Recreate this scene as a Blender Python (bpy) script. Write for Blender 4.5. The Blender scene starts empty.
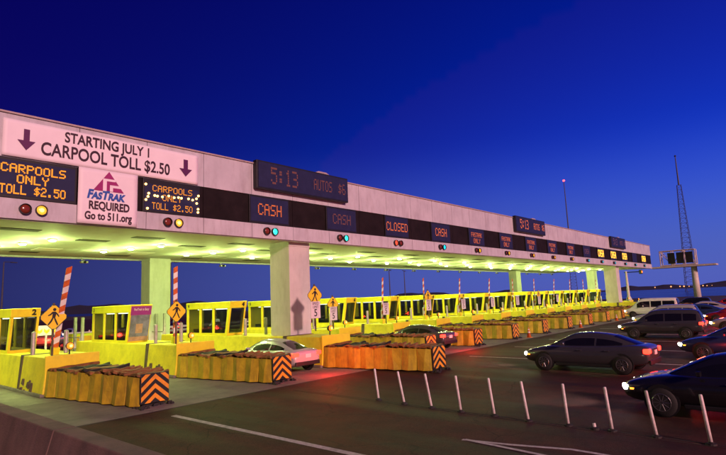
import bpy, math, random
from mathutils import Vector, Matrix
random.seed(7)
S = bpy.context.scene
COL = S.collection
R = math.radians
# ---------------------------------------------------------------- camera
CX, CY, FPX, CAMH = 363.0, 227.5, 521.55, 3.0
_y, _p, _r = R(40.891), R(8.0436), R(-2.4216)
_F = Vector((math.cos(_p)*math.cos(_y), math.cos(_p)*math.sin(_y), math.sin(_p)))
_a = _F.cross(Vector((0, 0, 1))).normalized()
_b = _a.cross(_F)
_R = math.cos(_r)*_a + math.sin(_r)*_b
_U = -math.sin(_r)*_a + math.cos(_r)*_b
cam = bpy.data.cameras.new('camera')
camo = bpy.data.objects.new('camera', cam)
COL.objects.link(camo)
camo.matrix_world = Matrix(((_R.x, _U.x, -_F.x, 0), (_R.y, _U.y, -_F.y, 0), (_R.z, _U.z, -_F.z, CAMH), (0, 0, 0, 1)))
cam.sensor_width = 36
cam.lens = 36*FPX/726
cam.clip_start = 0.1
cam.clip_end = 20000
S.camera = camo
# ---------------------------------------------------------------- sky, sun, exposure
SUN_AZ = Vector((0.27, 1.0))          # the way the low warm light travels over the ground
SUN_EL = 18.0
w = bpy.data.worlds.new('World')
S.world = w
w.use_nodes = True
wn, wl = w.node_tree.nodes, w.node_tree.links
sky = wn.new('ShaderNodeTexSky')
sky.sky_type = 'NISHITA'
sky.sun_disc = False
sky.sun_elevation = R(-4.0)           # after sunset: the glow is off to the right
sky.sun_rotation = R(96)
sky.ozone_density = 6
sky.air_density = 1.0
sky.dust_density = 0.0
hs = wn.new('ShaderNodeHueSaturation')
hs.inputs['Saturation'].default_value = 1.09
hs.inputs['Value'].default_value = 1.0
ct = wn.new('ShaderNodeMixRGB')          # clean cobalt air
ct.blend_type = 'MULTIPLY'
ct.inputs['Fac'].default_value = 1.0
ct.inputs['Color2'].default_value = (0.86, 1.04, 1.12, 1)
wl.new(sky.outputs[0], ct.inputs['Color1'])
wl.new(ct.outputs[0], hs.inputs['Color'])
# the afterglow lies in a violet-blue band of haze along the whole horizon, paler towards the sunset
tcw = wn.new('ShaderNodeTexCoord')
sep = wn.new('ShaderNodeSeparateXYZ')
wl.new(tcw.outputs['Generated'], sep.inputs[0])
mr = wn.new('ShaderNodeMapRange')
mr.interpolation_type = 'SMOOTHSTEP'
mr.inputs['From Min'].default_value = 0.30
mr.inputs['From Max'].default_value = 0.02
mr.inputs['To Min'].default_value = 0.0
mr.inputs['To Max'].default_value = 0.93
wl.new(sep.outputs['Z'], mr.inputs['Value'])
dt = wn.new('ShaderNodeVectorMath')
dt.operation = 'DOT_PRODUCT'
dt.inputs[1].default_value = (0.97, -0.24, 0)
wl.new(tcw.outputs['Generated'], dt.inputs[0])
ma = wn.new('ShaderNodeMapRange')
ma.interpolation_type = 'SMOOTHSTEP'
ma.inputs['From Min'].default_value = -0.3
ma.inputs['From Max'].default_value = 1.0
wl.new(dt.outputs['Value'], ma.inputs['Value'])
hz = wn.new('ShaderNodeMixRGB')
hz.inputs['Color1'].default_value = (0.0030, 0.0032, 0.0200, 1)
hz.inputs['Color2'].default_value = (0.0160, 0.0250, 0.1100, 1)
wl.new(ma.outputs[0], hz.inputs['Fac'])
hm = wn.new('ShaderNodeMixRGB')
wl.new(mr.outputs[0], hm.inputs['Fac'])
wl.new(hs.outputs[0], hm.inputs['Color1'])
wl.new(hz.outputs[0], hm.inputs['Color2'])
wl.new(hm.outputs[0], wn['Background'].inputs[0])
wn['Background'].inputs[1].default_value = 4.7
sl = bpy.data.lights.new('sun', 'SUN')
sl.energy = 3.5
sl.angle = R(5.0)
sl.color = (1.0, 0.53, 0.50)
so = bpy.data.objects.new('sun', sl)
COL.objects.link(so)
_d = Vector((SUN_AZ.x, SUN_AZ.y, 0)).normalized()*math.cos(R(SUN_EL)) + Vector((0, 0, -math.sin(R(SUN_EL))))
so.rotation_euler = _d.to_track_quat('-Z', 'Y').to_euler()
so.location = (-20, -60, 30)
S.view_settings.view_transform = 'Standard'
S.view_settings.look = 'None'
S.view_settings.exposure = 0.0
S.view_settings.gamma = 1.0
S.view_settings.use_curve_mapping = False
S.render.engine = 'CYCLES'
S.cycles.use_denoising = True
S.cycles.max_bounces = 6
S.cycles.sample_clamp_indirect = 4.0

# ---------------------------------------------------------------- pixel helpers
def ray(x, y):
    return _F + _R*((x-CX)/FPX) - _U*((y-CY)/FPX)
def on_z(x, y, z=0.0):
    d = ray(x, y)
    return Vector((0, 0, CAMH)) + d*((z-CAMH)/d.z)
def at_dist(x, y, dist):
    d = ray(x, y)
    return Vector((0, 0, CAMH)) + d*(dist/math.hypot(d.x, d.y))

# ---------------------------------------------------------------- materials
def nt(m):
    m.use_nodes = True
    return m.node_tree.nodes, m.node_tree.links
def mat(name, col, rough=0.6, metal=0.0, var=0.25, scale=3.0, bump=0.0, bscale=40.0, streak=0.0, dirt=None, coat=0.0, spec=None):
    m = bpy.data.materials.new(name)
    n, l = nt(m)
    b = n['Principled BSDF']
    b.inputs['Roughness'].default_value = rough
    b.inputs['Metallic'].default_value = metal
    if spec is not None:
        b.inputs['Specular IOR Level'].default_value = spec
    if coat:
        b.inputs['Coat Weight'].default_value = coat
        b.inputs['Coat Roughness'].default_value = 0.06
    tc = n.new('ShaderNodeTexCoord')
    geo = n.new('ShaderNodeNewGeometry')
    no = n.new('ShaderNodeTexNoise')
    no.inputs['Scale'].default_value = scale
    no.inputs['Detail'].default_value = 6
    no.inputs['Roughness'].default_value = 0.65
    l.new(geo.outputs['Position'], no.inputs['Vector'])
    rp = n.new('ShaderNodeValToRGB')
    c0 = [c*(1-var) for c in col]
    c1 = [min(1, c*(1+var*0.6)) for c in col]
    rp.color_ramp.elements[0].position = 0.3
    rp.color_ramp.elements[0].color = (*c0, 1)
    rp.color_ramp.elements[1].position = 0.72
    rp.color_ramp.elements[1].color = (*c1, 1)
    l.new(no.outputs['Fac'], rp.inputs['Fac'])
    out = rp.outputs['Color']
    if dirt or streak:
        mp = n.new('ShaderNodeMapping')
        mp.inputs['Scale'].default_value = (1.9, 1.9, 0.38) if streak else (1.2, 1.2, 1.2)
        l.new(geo.outputs['Position'], mp.inputs['Vector'])
        n2 = n.new('ShaderNodeTexNoise')
        n2.inputs['Scale'].default_value = 1.6
        n2.inputs['Detail'].default_value = 7
        n2.inputs['Roughness'].default_value = 0.7
        l.new(mp.outputs[0], n2.inputs['Vector'])
        r2 = n.new('ShaderNodeValToRGB')
        r2.color_ramp.elements[0].position = 0.48
        r2.color_ramp.elements[0].color = (0, 0, 0, 1)
        r2.color_ramp.elements[1].position = 0.72
        k = streak or 0.5
        r2.color_ramp.elements[1].color = (k, k, k, 1)
        l.new(n2.outputs['Fac'], r2.inputs['Fac'])
        mx = n.new('ShaderNodeMixRGB')
        mx.inputs['Color2'].default_value = (*(dirt or (0.05, 0.04, 0.03)), 1)
        l.new(r2.outputs['Color'], mx.inputs['Fac'])
        l.new(out, mx.inputs['Color1'])
        out = mx.outputs['Color']
    l.new(out, b.inputs['Base Color'])
    if bump:
        n3 = n.new('ShaderNodeTexNoise')
        n3.inputs['Scale'].default_value = bscale
        n3.inputs['Detail'].default_value = 4
        l.new(geo.outputs['Position'], n3.inputs['Vector'])
        bp = n.new('ShaderNodeBump')
        bp.inputs['Strength'].default_value = bump
        bp.inputs['Distance'].default_value = 0.03
        l.new(n3.outputs['Fac'], bp.inputs['Height'])
        l.new(bp.outputs[0], b.inputs['Normal'])
        rr = n.new('ShaderNodeMapRange')
        rr.inputs['To Min'].default_value = max(0.05, rough-0.12)
        rr.inputs['To Max'].default_value = min(1, rough+0.12)
        l.new(no.outputs['Fac'], rr.inputs['Value'])
        l.new(rr.outputs[0], b.inputs['Roughness'])
    return m
def emis(name, col, strength, base=(0.02, 0.02, 0.02)):
    m = bpy.data.materials.new(name)
    n, l = nt(m)
    b = n['Principled BSDF']
    b.inputs['Base Color'].default_value = (*base, 1)
    b.inputs['Roughness'].default_value = 0.3
    b.inputs['Emission Color'].default_value = (*col, 1)
    b.inputs['Emission Strength'].default_value = strength
    return m
def glassy(name, col, alpha=0.45):
    m = bpy.data.materials.new(name)
    n, l = nt(m)
    b = n['Principled BSDF']
    b.inputs['Base Color'].default_value = (*col, 1)
    b.inputs['Roughness'].default_value = 0.04
    t = n.new('ShaderNodeBsdfTransparent')
    t.inputs[0].default_value = (0.75, 0.8, 0.82, 1)
    mx = n.new('ShaderNodeMixShader')
    mx.inputs[0].default_value = alpha
    l.new(t.outputs[0], mx.inputs[1])
    l.new(b.outputs[0], mx.inputs[2])
    l.new(mx.outputs[0], n['Material Output'].inputs[0])
    return m

M = {}
M['earth'] = mat('earth', (0.045, 0.032, 0.024), 0.95, var=0.5, scale=0.08, bump=0.4, bscale=3)
M['asphalt'] = mat('asphalt', (0.070, 0.023, 0.020), 0.78, var=0.35, scale=0.9, bump=0.55, bscale=70, dirt=(0.022, 0.020, 0.020), streak=0.0)
def asphalt_mat():
    m = bpy.data.materials['asphalt']
    n, l = m.node_tree.nodes, m.node_tree.links
    b = n['Principled BSDF']
    b.inputs['Specular IOR Level'].default_value = 0.22
    src = b.inputs['Base Color'].links[0].from_socket
    geo = next(q for q in n if q.bl_idname == 'ShaderNodeNewGeometry')
    # tyre tracks and oil: noise stretched along the lanes
    mp = n.new('ShaderNodeMapping')
    mp.inputs['Scale'].default_value = (1.1, 0.05, 1)
    l.new(geo.outputs['Position'], mp.inputs['Vector'])
    t = n.new('ShaderNodeTexNoise')
    t.inputs['Scale'].default_value = 1.0
    t.inputs['Detail'].default_value = 5
    l.new(mp.outputs[0], t.inputs['Vector'])
    r1 = n.new('ShaderNodeMapRange')
    r1.inputs['From Min'].default_value = 0.35
    r1.inputs['From Max'].default_value = 0.68
    r1.inputs['To Min'].default_value = 0.50
    r1.inputs['To Max'].default_value = 1.25
    l.new(t.outputs['Fac'], r1.inputs['Value'])
    # aggregate
    g = n.new('ShaderNodeTexNoise')
    g.inputs['Scale'].default_value = 38
    g.inputs['Detail'].default_value = 3
    l.new(geo.outputs['Position'], g.inputs['Vector'])
    r2 = n.new('ShaderNodeMapRange')
    r2.inputs['From Min'].default_value = 0.3
    r2.inputs['From Max'].default_value = 0.7
    r2.inputs['To Min'].default_value = 0.62
    r2.inputs['To Max'].default_value = 1.38
    l.new(g.outputs['Fac'], r2.inputs['Value'])
    # cracks
    wv = n.new('ShaderNodeTexNoise')
    wv.inputs['Scale'].default_value = 0.8
    wv.inputs['Detail'].default_value = 4
    l.new(geo.outputs['Position'], wv.inputs['Vector'])
    ad = n.new('ShaderNodeMixRGB')
    ad.blend_type = 'ADD'
    ad.inputs['Fac'].default_value = 1.6
    l.new(geo.outputs['Position'], ad.inputs['Color1'])
    l.new(wv.outputs['Color'], ad.inputs['Color2'])
    vo = n.new('ShaderNodeTexVoronoi')
    vo.feature = 'DISTANCE_TO_EDGE'
    vo.inputs['Scale'].default_value = 0.26
    l.new(ad.outputs[0], vo.inputs['Vector'])
    r3 = n.new('ShaderNodeMapRange')
    r3.inputs['From Min'].default_value = 0.0
    r3.inputs['From Max'].default_value = 0.006
    r3.inputs['To Min'].default_value = 0.35
    r3.inputs['To Max'].default_value = 1.0
    l.new(vo.outputs['Distance'], r3.inputs['Value'])
    m1 = n.new('ShaderNodeMath'); m1.operation = 'MULTIPLY'
    m2 = n.new('ShaderNodeMath'); m2.operation = 'MULTIPLY'
    l.new(r1.outputs[0], m1.inputs[0]); l.new(r2.outputs[0], m1.inputs[1])
    l.new(m1.outputs[0], m2.inputs[0]); l.new(r3.outputs[0], m2.inputs[1])
    mx = n.new('ShaderNodeMixRGB')
    mx.blend_type = 'MULTIPLY'
    mx.inputs['Fac'].default_value = 1.0
    l.new(src, mx.inputs['Color1'])
    l.new(m2.outputs[0], mx.inputs['Color2'])
    l.new(mx.outputs[0], b.inputs['Base Color'])
    r4 = n.new('ShaderNodeMapRange')
    r4.inputs['From Min'].default_value = 0.3
    r4.inputs['From Max'].default_value = 0.7
    r4.inputs['To Min'].default_value = 0.60
    r4.inputs['To Max'].default_value = 0.9
    l.new(t.outputs['Fac'], r4.inputs['Value'])
    l.new(r4.outputs[0], b.inputs['Roughness'])
asphalt_mat()
M['slab'] = mat('slab', (0.20, 0.185, 0.16), 0.8, var=0.3, scale=0.8, bump=0.35, bscale=50, dirt=(0.06, 0.055, 0.05))
M['joint'] = mat('joint', (0.03, 0.025, 0.022), 0.9)
M['roadpaint'] = mat('roadpaint', (0.55, 0.52, 0.5), 0.7, var=0.4, scale=9, dirt=(0.09, 0.08, 0.08))
M['fascia'] = mat('fascia', (0.55, 0.54, 0.58), 0.6, var=0.16, scale=0.7, streak=0.42, dirt=(0.25, 0.2, 0.2), bump=0.1, bscale=8)
M['band'] = mat('band', (0.016, 0.011, 0.012), 0.75, var=0.4, scale=1.5, spec=0.15)
M['coping'] = mat('coping', (0.45, 0.36, 0.34), 0.5, var=0.2)
M['soffit'] = mat('soffit', (0.47, 0.47, 0.44), 0.7, var=0.16, scale=0.5, dirt=(0.3, 0.28, 0.22), bump=0.06, bscale=10)
M['concrete'] = mat('concrete', (0.58, 0.56, 0.52), 0.75, var=0.15, scale=0.9, streak=0.3, dirt=(0.25, 0.22, 0.2), bump=0.15, bscale=25)
M['parapet'] = mat('parapet', (0.19, 0.12, 0.10), 0.85, var=0.35, scale=1.5, streak=0.5, dirt=(0.07, 0.06, 0.06), bump=0.4, bscale=30)
M['yellow'] = mat('yellow', (0.80, 0.70, 0.02), 0.5, var=0.10, scale=1.2, dirt=(0.55, 0.46, 0.03))
M['yellowc'] = mat('yellowc', (0.74, 0.64, 0.025), 0.7, var=0.2, scale=1.1, dirt=(0.34, 0.29, 0.03), bump=0.3, bscale=14)
M['vinyl'] = mat('vinyl', (0.50, 0.37, 0.02), 0.55, var=0.3, scale=2.6, streak=0.6, dirt=(0.10, 0.07, 0.03), bump=0.25, bscale=9)
M['rubber'] = mat('rubber', (0.018, 0.015, 0.014), 0.7, var=0.4, scale=8, bump=0.4, bscale=25)
M['capvinyl'] = mat('capvinyl', (0.26, 0.11, 0.035), 0.6, var=0.55, scale=4, dirt=(0.03, 0.02, 0.015), bump=0.4, bscale=14)
M['orange'] = mat('orange', (0.85, 0.33, 0.02), 0.45, var=0.12, scale=6, dirt=(0.3, 0.14, 0.03))
M['black'] = mat('black', (0.012, 0.012, 0.013), 0.5, var=0.3)
M['rust'] = mat('rust', (0.09, 0.055, 0.04), 0.7, var=0.5, scale=6, bump=0.3)
M['steel'] = mat('steel', (0.45, 0.42, 0.40), 0.45, metal=0.55, var=0.25, scale=5)
M['postpaint'] = mat('postpaint', (0.78, 0.70, 0.68), 0.5, var=0.25, scale=12, dirt=(0.2, 0.15, 0.14))
M['signyellow'] = mat('signyellow', (0.85, 0.62, 0.02), 0.45, var=0.06)
M['signwhite'] = mat('signwhite', (0.64, 0.62, 0.62), 0.5, var=0.06)
M['red'] = mat('red', (0.60, 0.12, 0.02), 0.6, var=0.3, scale=6, dirt=(0.2, 0.08, 0.04))
M['white'] = mat('white', (0.75, 0.72, 0.70), 0.5, var=0.1)
M['banner'] = mat('banner', (0.88, 0.80, 0.84), 0.6, var=0.06, scale=0.8, bump=0.25, bscale=1.2)
M['ink'] = mat('ink', (0.035, 0.008, 0.022), 0.6, var=0.1)
M['inkpurple'] = mat('inkpurple', (0.10, 0.008, 0.09), 0.6, var=0.1)
M['inkmagenta'] = mat('inkmagenta', (0.34, 0.015, 0.16), 0.6, var=0.15)
M['inkblue'] = mat('inkblue', (0.025, 0.10, 0.42), 0.6, var=0.1)
M['posterpurple'] = mat('posterpurple', (0.26, 0.02, 0.22), 0.5, var=0.1)
M['postergrey'] = mat('postergrey', (0.17, 0.20, 0.24), 0.35, var=0.55, scale=2.4)
M['postertan'] = mat('postertan', (0.42, 0.30, 0.16), 0.5, var=0.3, scale=5)
M['ledface'] = mat('ledface', (0.020, 0.024, 0.075), 0.6, var=0.2, spec=0.25)
M['glass'] = glassy('glass', (0.015, 0.015, 0.02), 0.38)
M['dark'] = mat('dark', (0.02, 0.017, 0.015), 0.8, var=0.3)
M['darkglass'] = mat('darkglass', (0.008, 0.008, 0.011), 0.05, var=0.1)
M['tyre'] = mat('tyre', (0.014, 0.014, 0.014), 0.8, var=0.2)
M['rim'] = mat('rim', (0.20, 0.20, 0.21), 0.35, metal=0.8, var=0.1)
M['skin'] = mat('skin', (0.48, 0.27, 0.19), 0.5, var=0.1)
M['shirt'] = mat('shirt', (0.7, 0.7, 0.72), 0.8, var=0.15)
M['hair'] = mat('hair', (0.03, 0.02, 0.015), 0.6, var=0.2)
M['water'] = mat('water', (0.012, 0.016, 0.045), 0.25, var=0.2, scale=0.02, bump=0.3, bscale=0.4)
M['hill'] = mat('hill', (0.014, 0.016, 0.042), 1.0, var=0.3, scale=0.01)
M['tower'] = mat('tower', (0.07, 0.07, 0.10), 0.6, metal=0.3, var=0.2)
M['trusspaint'] = mat('trusspaint', (0.62, 0.55, 0.52), 0.5, var=0.15)
for nme, c in (('paint_black', (0.012, 0.012, 0.014)), ('paint_silver', (0.45, 0.46, 0.48)), ('paint_white', (0.70, 0.70, 0.70)),
               ('paint_red', (0.22, 0.015, 0.012)), ('paint_grey', (0.045, 0.045, 0.05)), ('paint_blue', (0.02, 0.035, 0.10))):
    M[nme] = mat(nme, c, 0.22, metal=0.25 if 'silver' in nme else 0.0, var=0.06, coat=0.8)
E_ = {
 'lamp': emis('lamp', (1.0, 1.0, 0.72), 22.0),
 'amber': emis('amber', (1.0, 0.17, 0.01), 2.8),
 'amberdim': emis('amberdim', (1.0, 0.20, 0.02), 2.2),
 'signal_yellow': emis('signal_yellow', (1.0, 0.40, 0.03), 1.7),
 'signal_amber': emis('signal_amber', (1.0, 0.36, 0.01), 1.8),
 'signal_green': emis('signal_green', (0.03, 0.95, 0.75), 1.7),
 'signal_cyan': emis('signal_cyan', (0.0, 0.62, 0.85), 2.2),
 'signal_red': emis('signal_red', (1.0, 0.06, 0.02), 2.0),
 'hotcore': emis('hotcore', (1.0, 0.62, 0.16), 3.0),
 'lens_off': mat('lens_off', (0.20, 0.035, 0.02), 0.2, var=0.1),
 'led_bold': emis('led_bold', (1.0, 0.30, 0.01), 1.3),
 'led_orange': emis('led_orange', (1.0, 0.17, 0.02), 0.9),
 'led_dim': emis('led_dim', (0.75, 0.16, 0.09), 0.26),
 'led_yellow': emis('led_yellow', (1.0, 0.45, 0.01), 3.0),
 'bulb': emis('bulb', (1.0, 0.50, 0.12), 7.0),
 'tail': emis('tail', (1.0, 0.02, 0.01), 9.0),
 'head': emis('head', (1.0, 0.93, 0.80), 26.0),
 'marker': emis('marker', (1.0, 0.28, 0.02), 5.0),
 'beacon_red': emis('beacon_red', (1.0, 0.05, 0.06), 7.0),
 'farlight': emis('farlight', (1.0, 0.42, 0.16), 1.6),
 'booth_fill': emis('booth_fill', (1.0, 0.95, 0.70), 8.0),  # fill glow for the booth interiors
}
M.update(E_)

# ---------------------------------------------------------------- mesh helpers
class MB:
    def __init__(s):
        s.v, s.f, s.mi, s.cur = [], [], [], 0
    def add(s, vs, fs):
        o = len(s.v)
        s.v += [tuple(v) for v in vs]
        for f in fs:
            s.f.append([i+o for i in f])
            s.mi.append(s.cur)
        return s
    def box(s, x0, x1, y0, y1, z0, z1):
        return s.add([(x0, y0, z0), (x1, y0, z0), (x1, y1, z0), (x0, y1, z0), (x0, y0, z1), (x1, y0, z1), (x1, y1, z1), (x0, y1, z1)],
                     [(3, 2, 1, 0), (4, 5, 6, 7), (0, 1, 5, 4), (1, 2, 6, 5), (2, 3, 7, 6), (3, 0, 4, 7)])
    def hexa(s, p):     # 8 points, bottom 4 then top 4
        return s.add(p, [(3, 2, 1, 0), (4, 5, 6, 7), (0, 1, 5, 4), (1, 2, 6, 5), (2, 3, 7, 6), (3, 0, 4, 7)])
    def tube(s, a, b, r0, r1=None, n=10, cap=True):
        a, b = Vector(a), Vector(b)
        r1 = r0 if r1 is None else r1
        d = (b-a).normalized()
        u = d.cross(Vector((0, 0, 1)) if abs(d.z) < 0.95 else Vector((1, 0, 0))).normalized()
        v = d.cross(u)
        vs = []
        for p, r in ((a, r0), (b, r1)):
            for i in range(n):
                t = 2*math.pi*i/n
                vs.append(p+u*(r*math.cos(t))+v*(r*math.sin(t)))
        fs = [(i, (i+1) % n, n+(i+1) % n, n+i) for i in range(n)]
        if cap:
            fs += [tuple(range(n-1, -1, -1)), tuple(range(n, 2*n))]
        return s.add(vs, fs)
    def lathe(s, prof, c=(0, 0, 0), axis='z', n=16):   # prof: (r, h)
        vs, fs = [], []
        for r, h in prof:
            for i in range(n):
                t = 2*math.pi*i/n
                x, y = r*math.cos(t), r*math.sin(t)
                p = (x, y, h) if axis == 'z' else ((x, h, y) if axis == 'y' else (h, x, y))
                vs.append((p[0]+c[0], p[1]+c[1], p[2]+c[2]))
        for k in range(len(prof)-1):
            for i in range(n):
                fs.append((k*n+i, k*n+(i+1) % n, (k+1)*n+(i+1) % n, (k+1)*n+i))
        fs.append(tuple(range(n-1, -1, -1)))
        fs.append(tuple(range((len(prof)-1)*n, len(prof)*n)))
        return s.add(vs, fs)
    def poly_xz(s, pts, y, th=0.004):     # a flat plate facing -Y with outline pts in x, z
        n = len(pts)
        vs = [(x, y, z) for x, z in pts]+[(x, y+th, z) for x, z in pts]
        fs = [tuple(range(n)), tuple(range(2*n-1, n-1, -1))]
        fs += [(i, n+i, n+(i+1) % n, (i+1) % n) for i in range(n)]
        return s.add(vs, fs)
    def mesh(s, name):
        me = bpy.data.meshes.new(name)
        me.from_pydata(s.v, [], s.f)
        import bmesh
        bm = bmesh.new()
        bm.from_mesh(me)
        bmesh.ops.recalc_face_normals(bm, faces=bm.faces)
        bm.to_mesh(me)
        bm.free()
        return me

def link(name, me, m, parent=None, loc=(0, 0, 0), rot=(0, 0, 0), smooth=False, bevel=0.0, subsurf=0):
    if isinstance(me, MB):
        me = me.mesh(name)
    if m is not None and len(me.materials) == 0:
        me.materials.append(m if not isinstance(m, str) else M[m])
    o = bpy.data.objects.new(name, me)
    COL.objects.link(o)
    o.location = loc
    o.rotation_euler = rot
    if parent is not None:
        o.parent = parent
    if smooth:
        for p in me.polygons:
            p.use_smooth = True
    if bevel:
        b = o.modifiers.new('bevel', 'BEVEL')
        b.width = bevel
        b.segments = 2
        b.limit_method = 'ANGLE'
        b.angle_limit = R(40)
    if subsurf:
        b = o.modifiers.new('subsurf', 'SUBSURF')
        b.levels = b.render_levels = subsurf
    return o
def thing(name, label, cat, loc=(0, 0, 0), rz=0.0, group=None):
    o = bpy.data.objects.new(name, None)
    COL.objects.link(o)
    o.location = loc
    o.rotation_euler = (0, 0, rz)
    o.empty_display_size = 0.3
    return tag(o, label, cat, group)
def tag(o, label, cat, group=None):
    o['label'] = label
    o['category'] = cat
    if group:
        o['group'] = group
    return o
def struct(o):
    o['kind'] = 'structure'
    return o
def copy_tree(o, parent=None):
    c = o.copy()
    COL.objects.link(c)
    c.parent = parent
    for ch in list(o.children):
        copy_tree(ch, c)
    return c
def copy_thing(root, loc, rz=None, label=None):
    c = copy_tree(root)
    c.location = loc
    if rz is not None:
        c.rotation_euler = (0, 0, rz)
    c['label'] = label
    return c
ORD = ['first', 'second', 'third', 'fourth', 'fifth', 'sixth', 'seventh', 'eighth', 'ninth', 'tenth', 'eleventh', 'twelfth',
       'thirteenth', 'fourteenth', 'fifteenth', 'sixteenth', 'seventeenth', 'eighteenth']

_tc = {}
def text_mesh(txt, size=1.0, sx=1.0, th=0.003, bold=0.0, align='CENTER', shear=0.0):
    """text lying in x,z and facing -Y, centred on its baseline origin"""
    key = (txt, size, sx, th, bold, align, shear)
    if key in _tc:
        return _tc[key]
    cu = bpy.data.curves.new('lettering', 'FONT')
    cu.body = txt
    cu.size = size
    cu.align_x = align
    cu.align_y = 'CENTER'
    cu.offset = bold
    cu.shear = shear
    cu.extrude = th
    cu.resolution_u = 4
    o = bpy.data.objects.new('lettering', cu)
    COL.objects.link(o)
    dg = bpy.context.evaluated_depsgraph_get()
    me = bpy.data.meshes.new_from_object(o.evaluated_get(dg))
    bpy.data.objects.remove(o)
    me.transform(Matrix.Diagonal((sx, 1, 1, 1)))
    me.transform(Matrix.Rotation(R(90), 4, 'X'))
    me.materials.clear()
    _tc[key] = me
    return me

GL = {'A': '01110 10001 10001 11111 10001 10001 10001', 'C': '01110 10001 10000 10000 10000 10001 01110',
 'D': '11110 10001 10001 10001 10001 10001 11110', 'E': '11111 10000 10000 11110 10000 10000 11111',
 'F': '11111 10000 10000 11110 10000 10000 10000', 'H': '10001 10001 10001 11111 10001 10001 10001',
 'K': '10001 10010 10100 11000 10100 10010 10001', 'L': '10000 10000 10000 10000 10000 10000 11111',
 'N': '10001 11001 10101 10101 10011 10001 10001', 'O': '01110 10001 10001 10001 10001 10001 01110',
 'P': '11110 10001 10001 11110 10000 10000 10000', 'R': '11110 10001 10001 11110 10100 10010 10001',
 'S': '01111 10000 10000 01110 00001 00001 11110', 'T': '11111 00100 00100 00100 00100 00100 00100',
 'U': '10001 10001 10001 10001 10001 10001 01110', 'Y': '10001 10001 01010 00100 00100 00100 00100',
 '$': '00100 01111 10100 01110 00101 11110 00100', '0': '01110 10001 10001 10001 10001 10001 01110',
 '1': '00100 01100 00100 00100 00100 00100 01110', '2': '01110 10001 00001 00110 01000 10000 11111',
 '3': '11110 00001 00001 01110 00001 00001 11110', '5': '11111 10000 11110 00001 00001 10001 01110',
 '6': '01110 10000 10000 11110 10001 10001 01110', '.': '00000 00000 00000 00000 00000 01100 01100',
 ':': '00000 01100 01100 00000 01100 01100 00000'}
_gm = {}
def led(lines, parent, m, y, bold=False):
    """lines: (text, centre x, centre z, height, char pitch factor); each character is one part of lit cells"""
    for txt, cx, cz, h, k in lines:
        p = h/7.0
        px = p*k
        tw = len(txt)*6*px-px
        for i, ch in enumerate(txt):
            if ch == ' ':
                continue
            key = (ch, round(h, 4), k, bold, m)
            if key not in _gm:
                b = MB()
                s = 0.40 if not bold else 0.56
                for r, row in enumerate(GL[ch].split()):
                    for c, bit in enumerate(row):
                        if bit == '1':
                            x, z = (c+0.5)*px, h/2-(r+0.5)*p
                            b.box(x-px*s, x+px*s, -0.006, 0, z-p*s*0.98, z+p*s*0.98)
                _gm[key] = b.mesh('led_character')
            link('led_character', _gm[key], m, parent, (cx-tw/2+i*6*px, y, cz))

# ================================================================= SETTING
def sheet(name, x0, x1, y0, y1, z, m, th=None):
    b = MB()
    if th:
        b.box(x0, x1, y0, y1, z-th, z)
    else:
        b.add([(x0, y0, z), (x1, y0, z), (x1, y1, z), (x0, y1, z)], [(0, 1, 2, 3)])
    return struct(link(name, b, m))
sheet('ground', -3500, 4500, -3000, 4500, -0.03, 'earth')
sheet('road', 2.5, 102, -60, 260, -0.012, 'asphalt')
sheet('water', 205, 4400, -2900, 4400, -0.016, 'water')
PITCH = 5.22
LANE0, ISL0 = 5.96, 8.05
# apron: concrete slabs, one by one, with open joints
ap = sheet('apron', 2.6, 98, 15.4, 42.2, -0.008, 'joint')
slabm = {}
for i in range(18):
    for j in range(5):
        x0, y0 = 2.75+i*PITCH, 15.5+j*5.3
        if (0,) not in slabm:
            sb = MB().box(0.012, PITCH-0.012, 0.012, 5.288, -0.006, 0.0)
            slabm[(0,)] = sb.mesh('slab')
        o = link('slab', slabm[(0,)], 'slab', ap, (x0, y0, 0.0+random.uniform(0, 0.003)))
# painted markings
mk = MB()
mk.box(7.93, 8.10, 5.6, 14.4, -0.010, -0.006)
struct(link('lane_line', mk, 'roadpaint'))
gore = [(10.10, 6.0), (10.22, 5.25), (10.62, 4.0), (10.72, 3.4), (10.50, 1.8), (9.75, 1.2)]
mk = MB()
def strip(b, pts, wd, z):
    for a, c in zip(pts[:-1], pts[1:]):
        a, c = Vector(a), Vector(c)
        d = (c-a).normalized()
        n = Vector((-d.y, d.x))*wd/2
        a2, c2 = a-d*wd*0.3, c+d*wd*0.3
        b.hexa([(a2.x-n.x, a2.y-n.y, z-0.004), (c2.x-n.x, c2.y-n.y, z-0.004), (c2.x+n.x, c2.y+n.y, z-0.004), (a2.x+n.x, a2.y+n.y, z-0.004),
                (a2.x-n.x, a2.y-n.y, z), (c2.x-n.x, c2.y-n.y, z), (c2.x+n.x, c2.y+n.y, z), (a2.x+n.x, a2.y+n.y, z)])
        z += 0.0007
strip(mk, [(10.08, 6.15), (10.24, 5.2), (10.55, 4.05), (10.50, 3.0), (10.4, 1.5)], 0.10, -0.006)
strip(mk, [(10.10, 6.10), (9.98, 5.0), (9.80, 3.6), (9.70, 1.5)], 0.10, -0.002)
struct(link('painted_arrow', mk, 'roadpaint'))
mk = MB()
strip(mk, [(12.75, 13.5), (12.50, 8.0), (12.30, 3.0), (12.1, -6)], 0.05, -0.0075)
strip(mk, [(12.62, 14.5), (12.34, 8.0), (12.14, 3.0), (11.95, -6)], 0.03, -0.0065)
struct(link('pavement_joint', mk, 'joint'))
for k in range(3, 17):
    mk = MB()
    xx = ISL0+PITCH*k+0.3
    mk.box(xx, xx+0.12, -6 if k > 4 else 3, 14.0, -0.010, -0.006)
    struct(link('lane_line', mk, 'roadpaint'))
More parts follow.
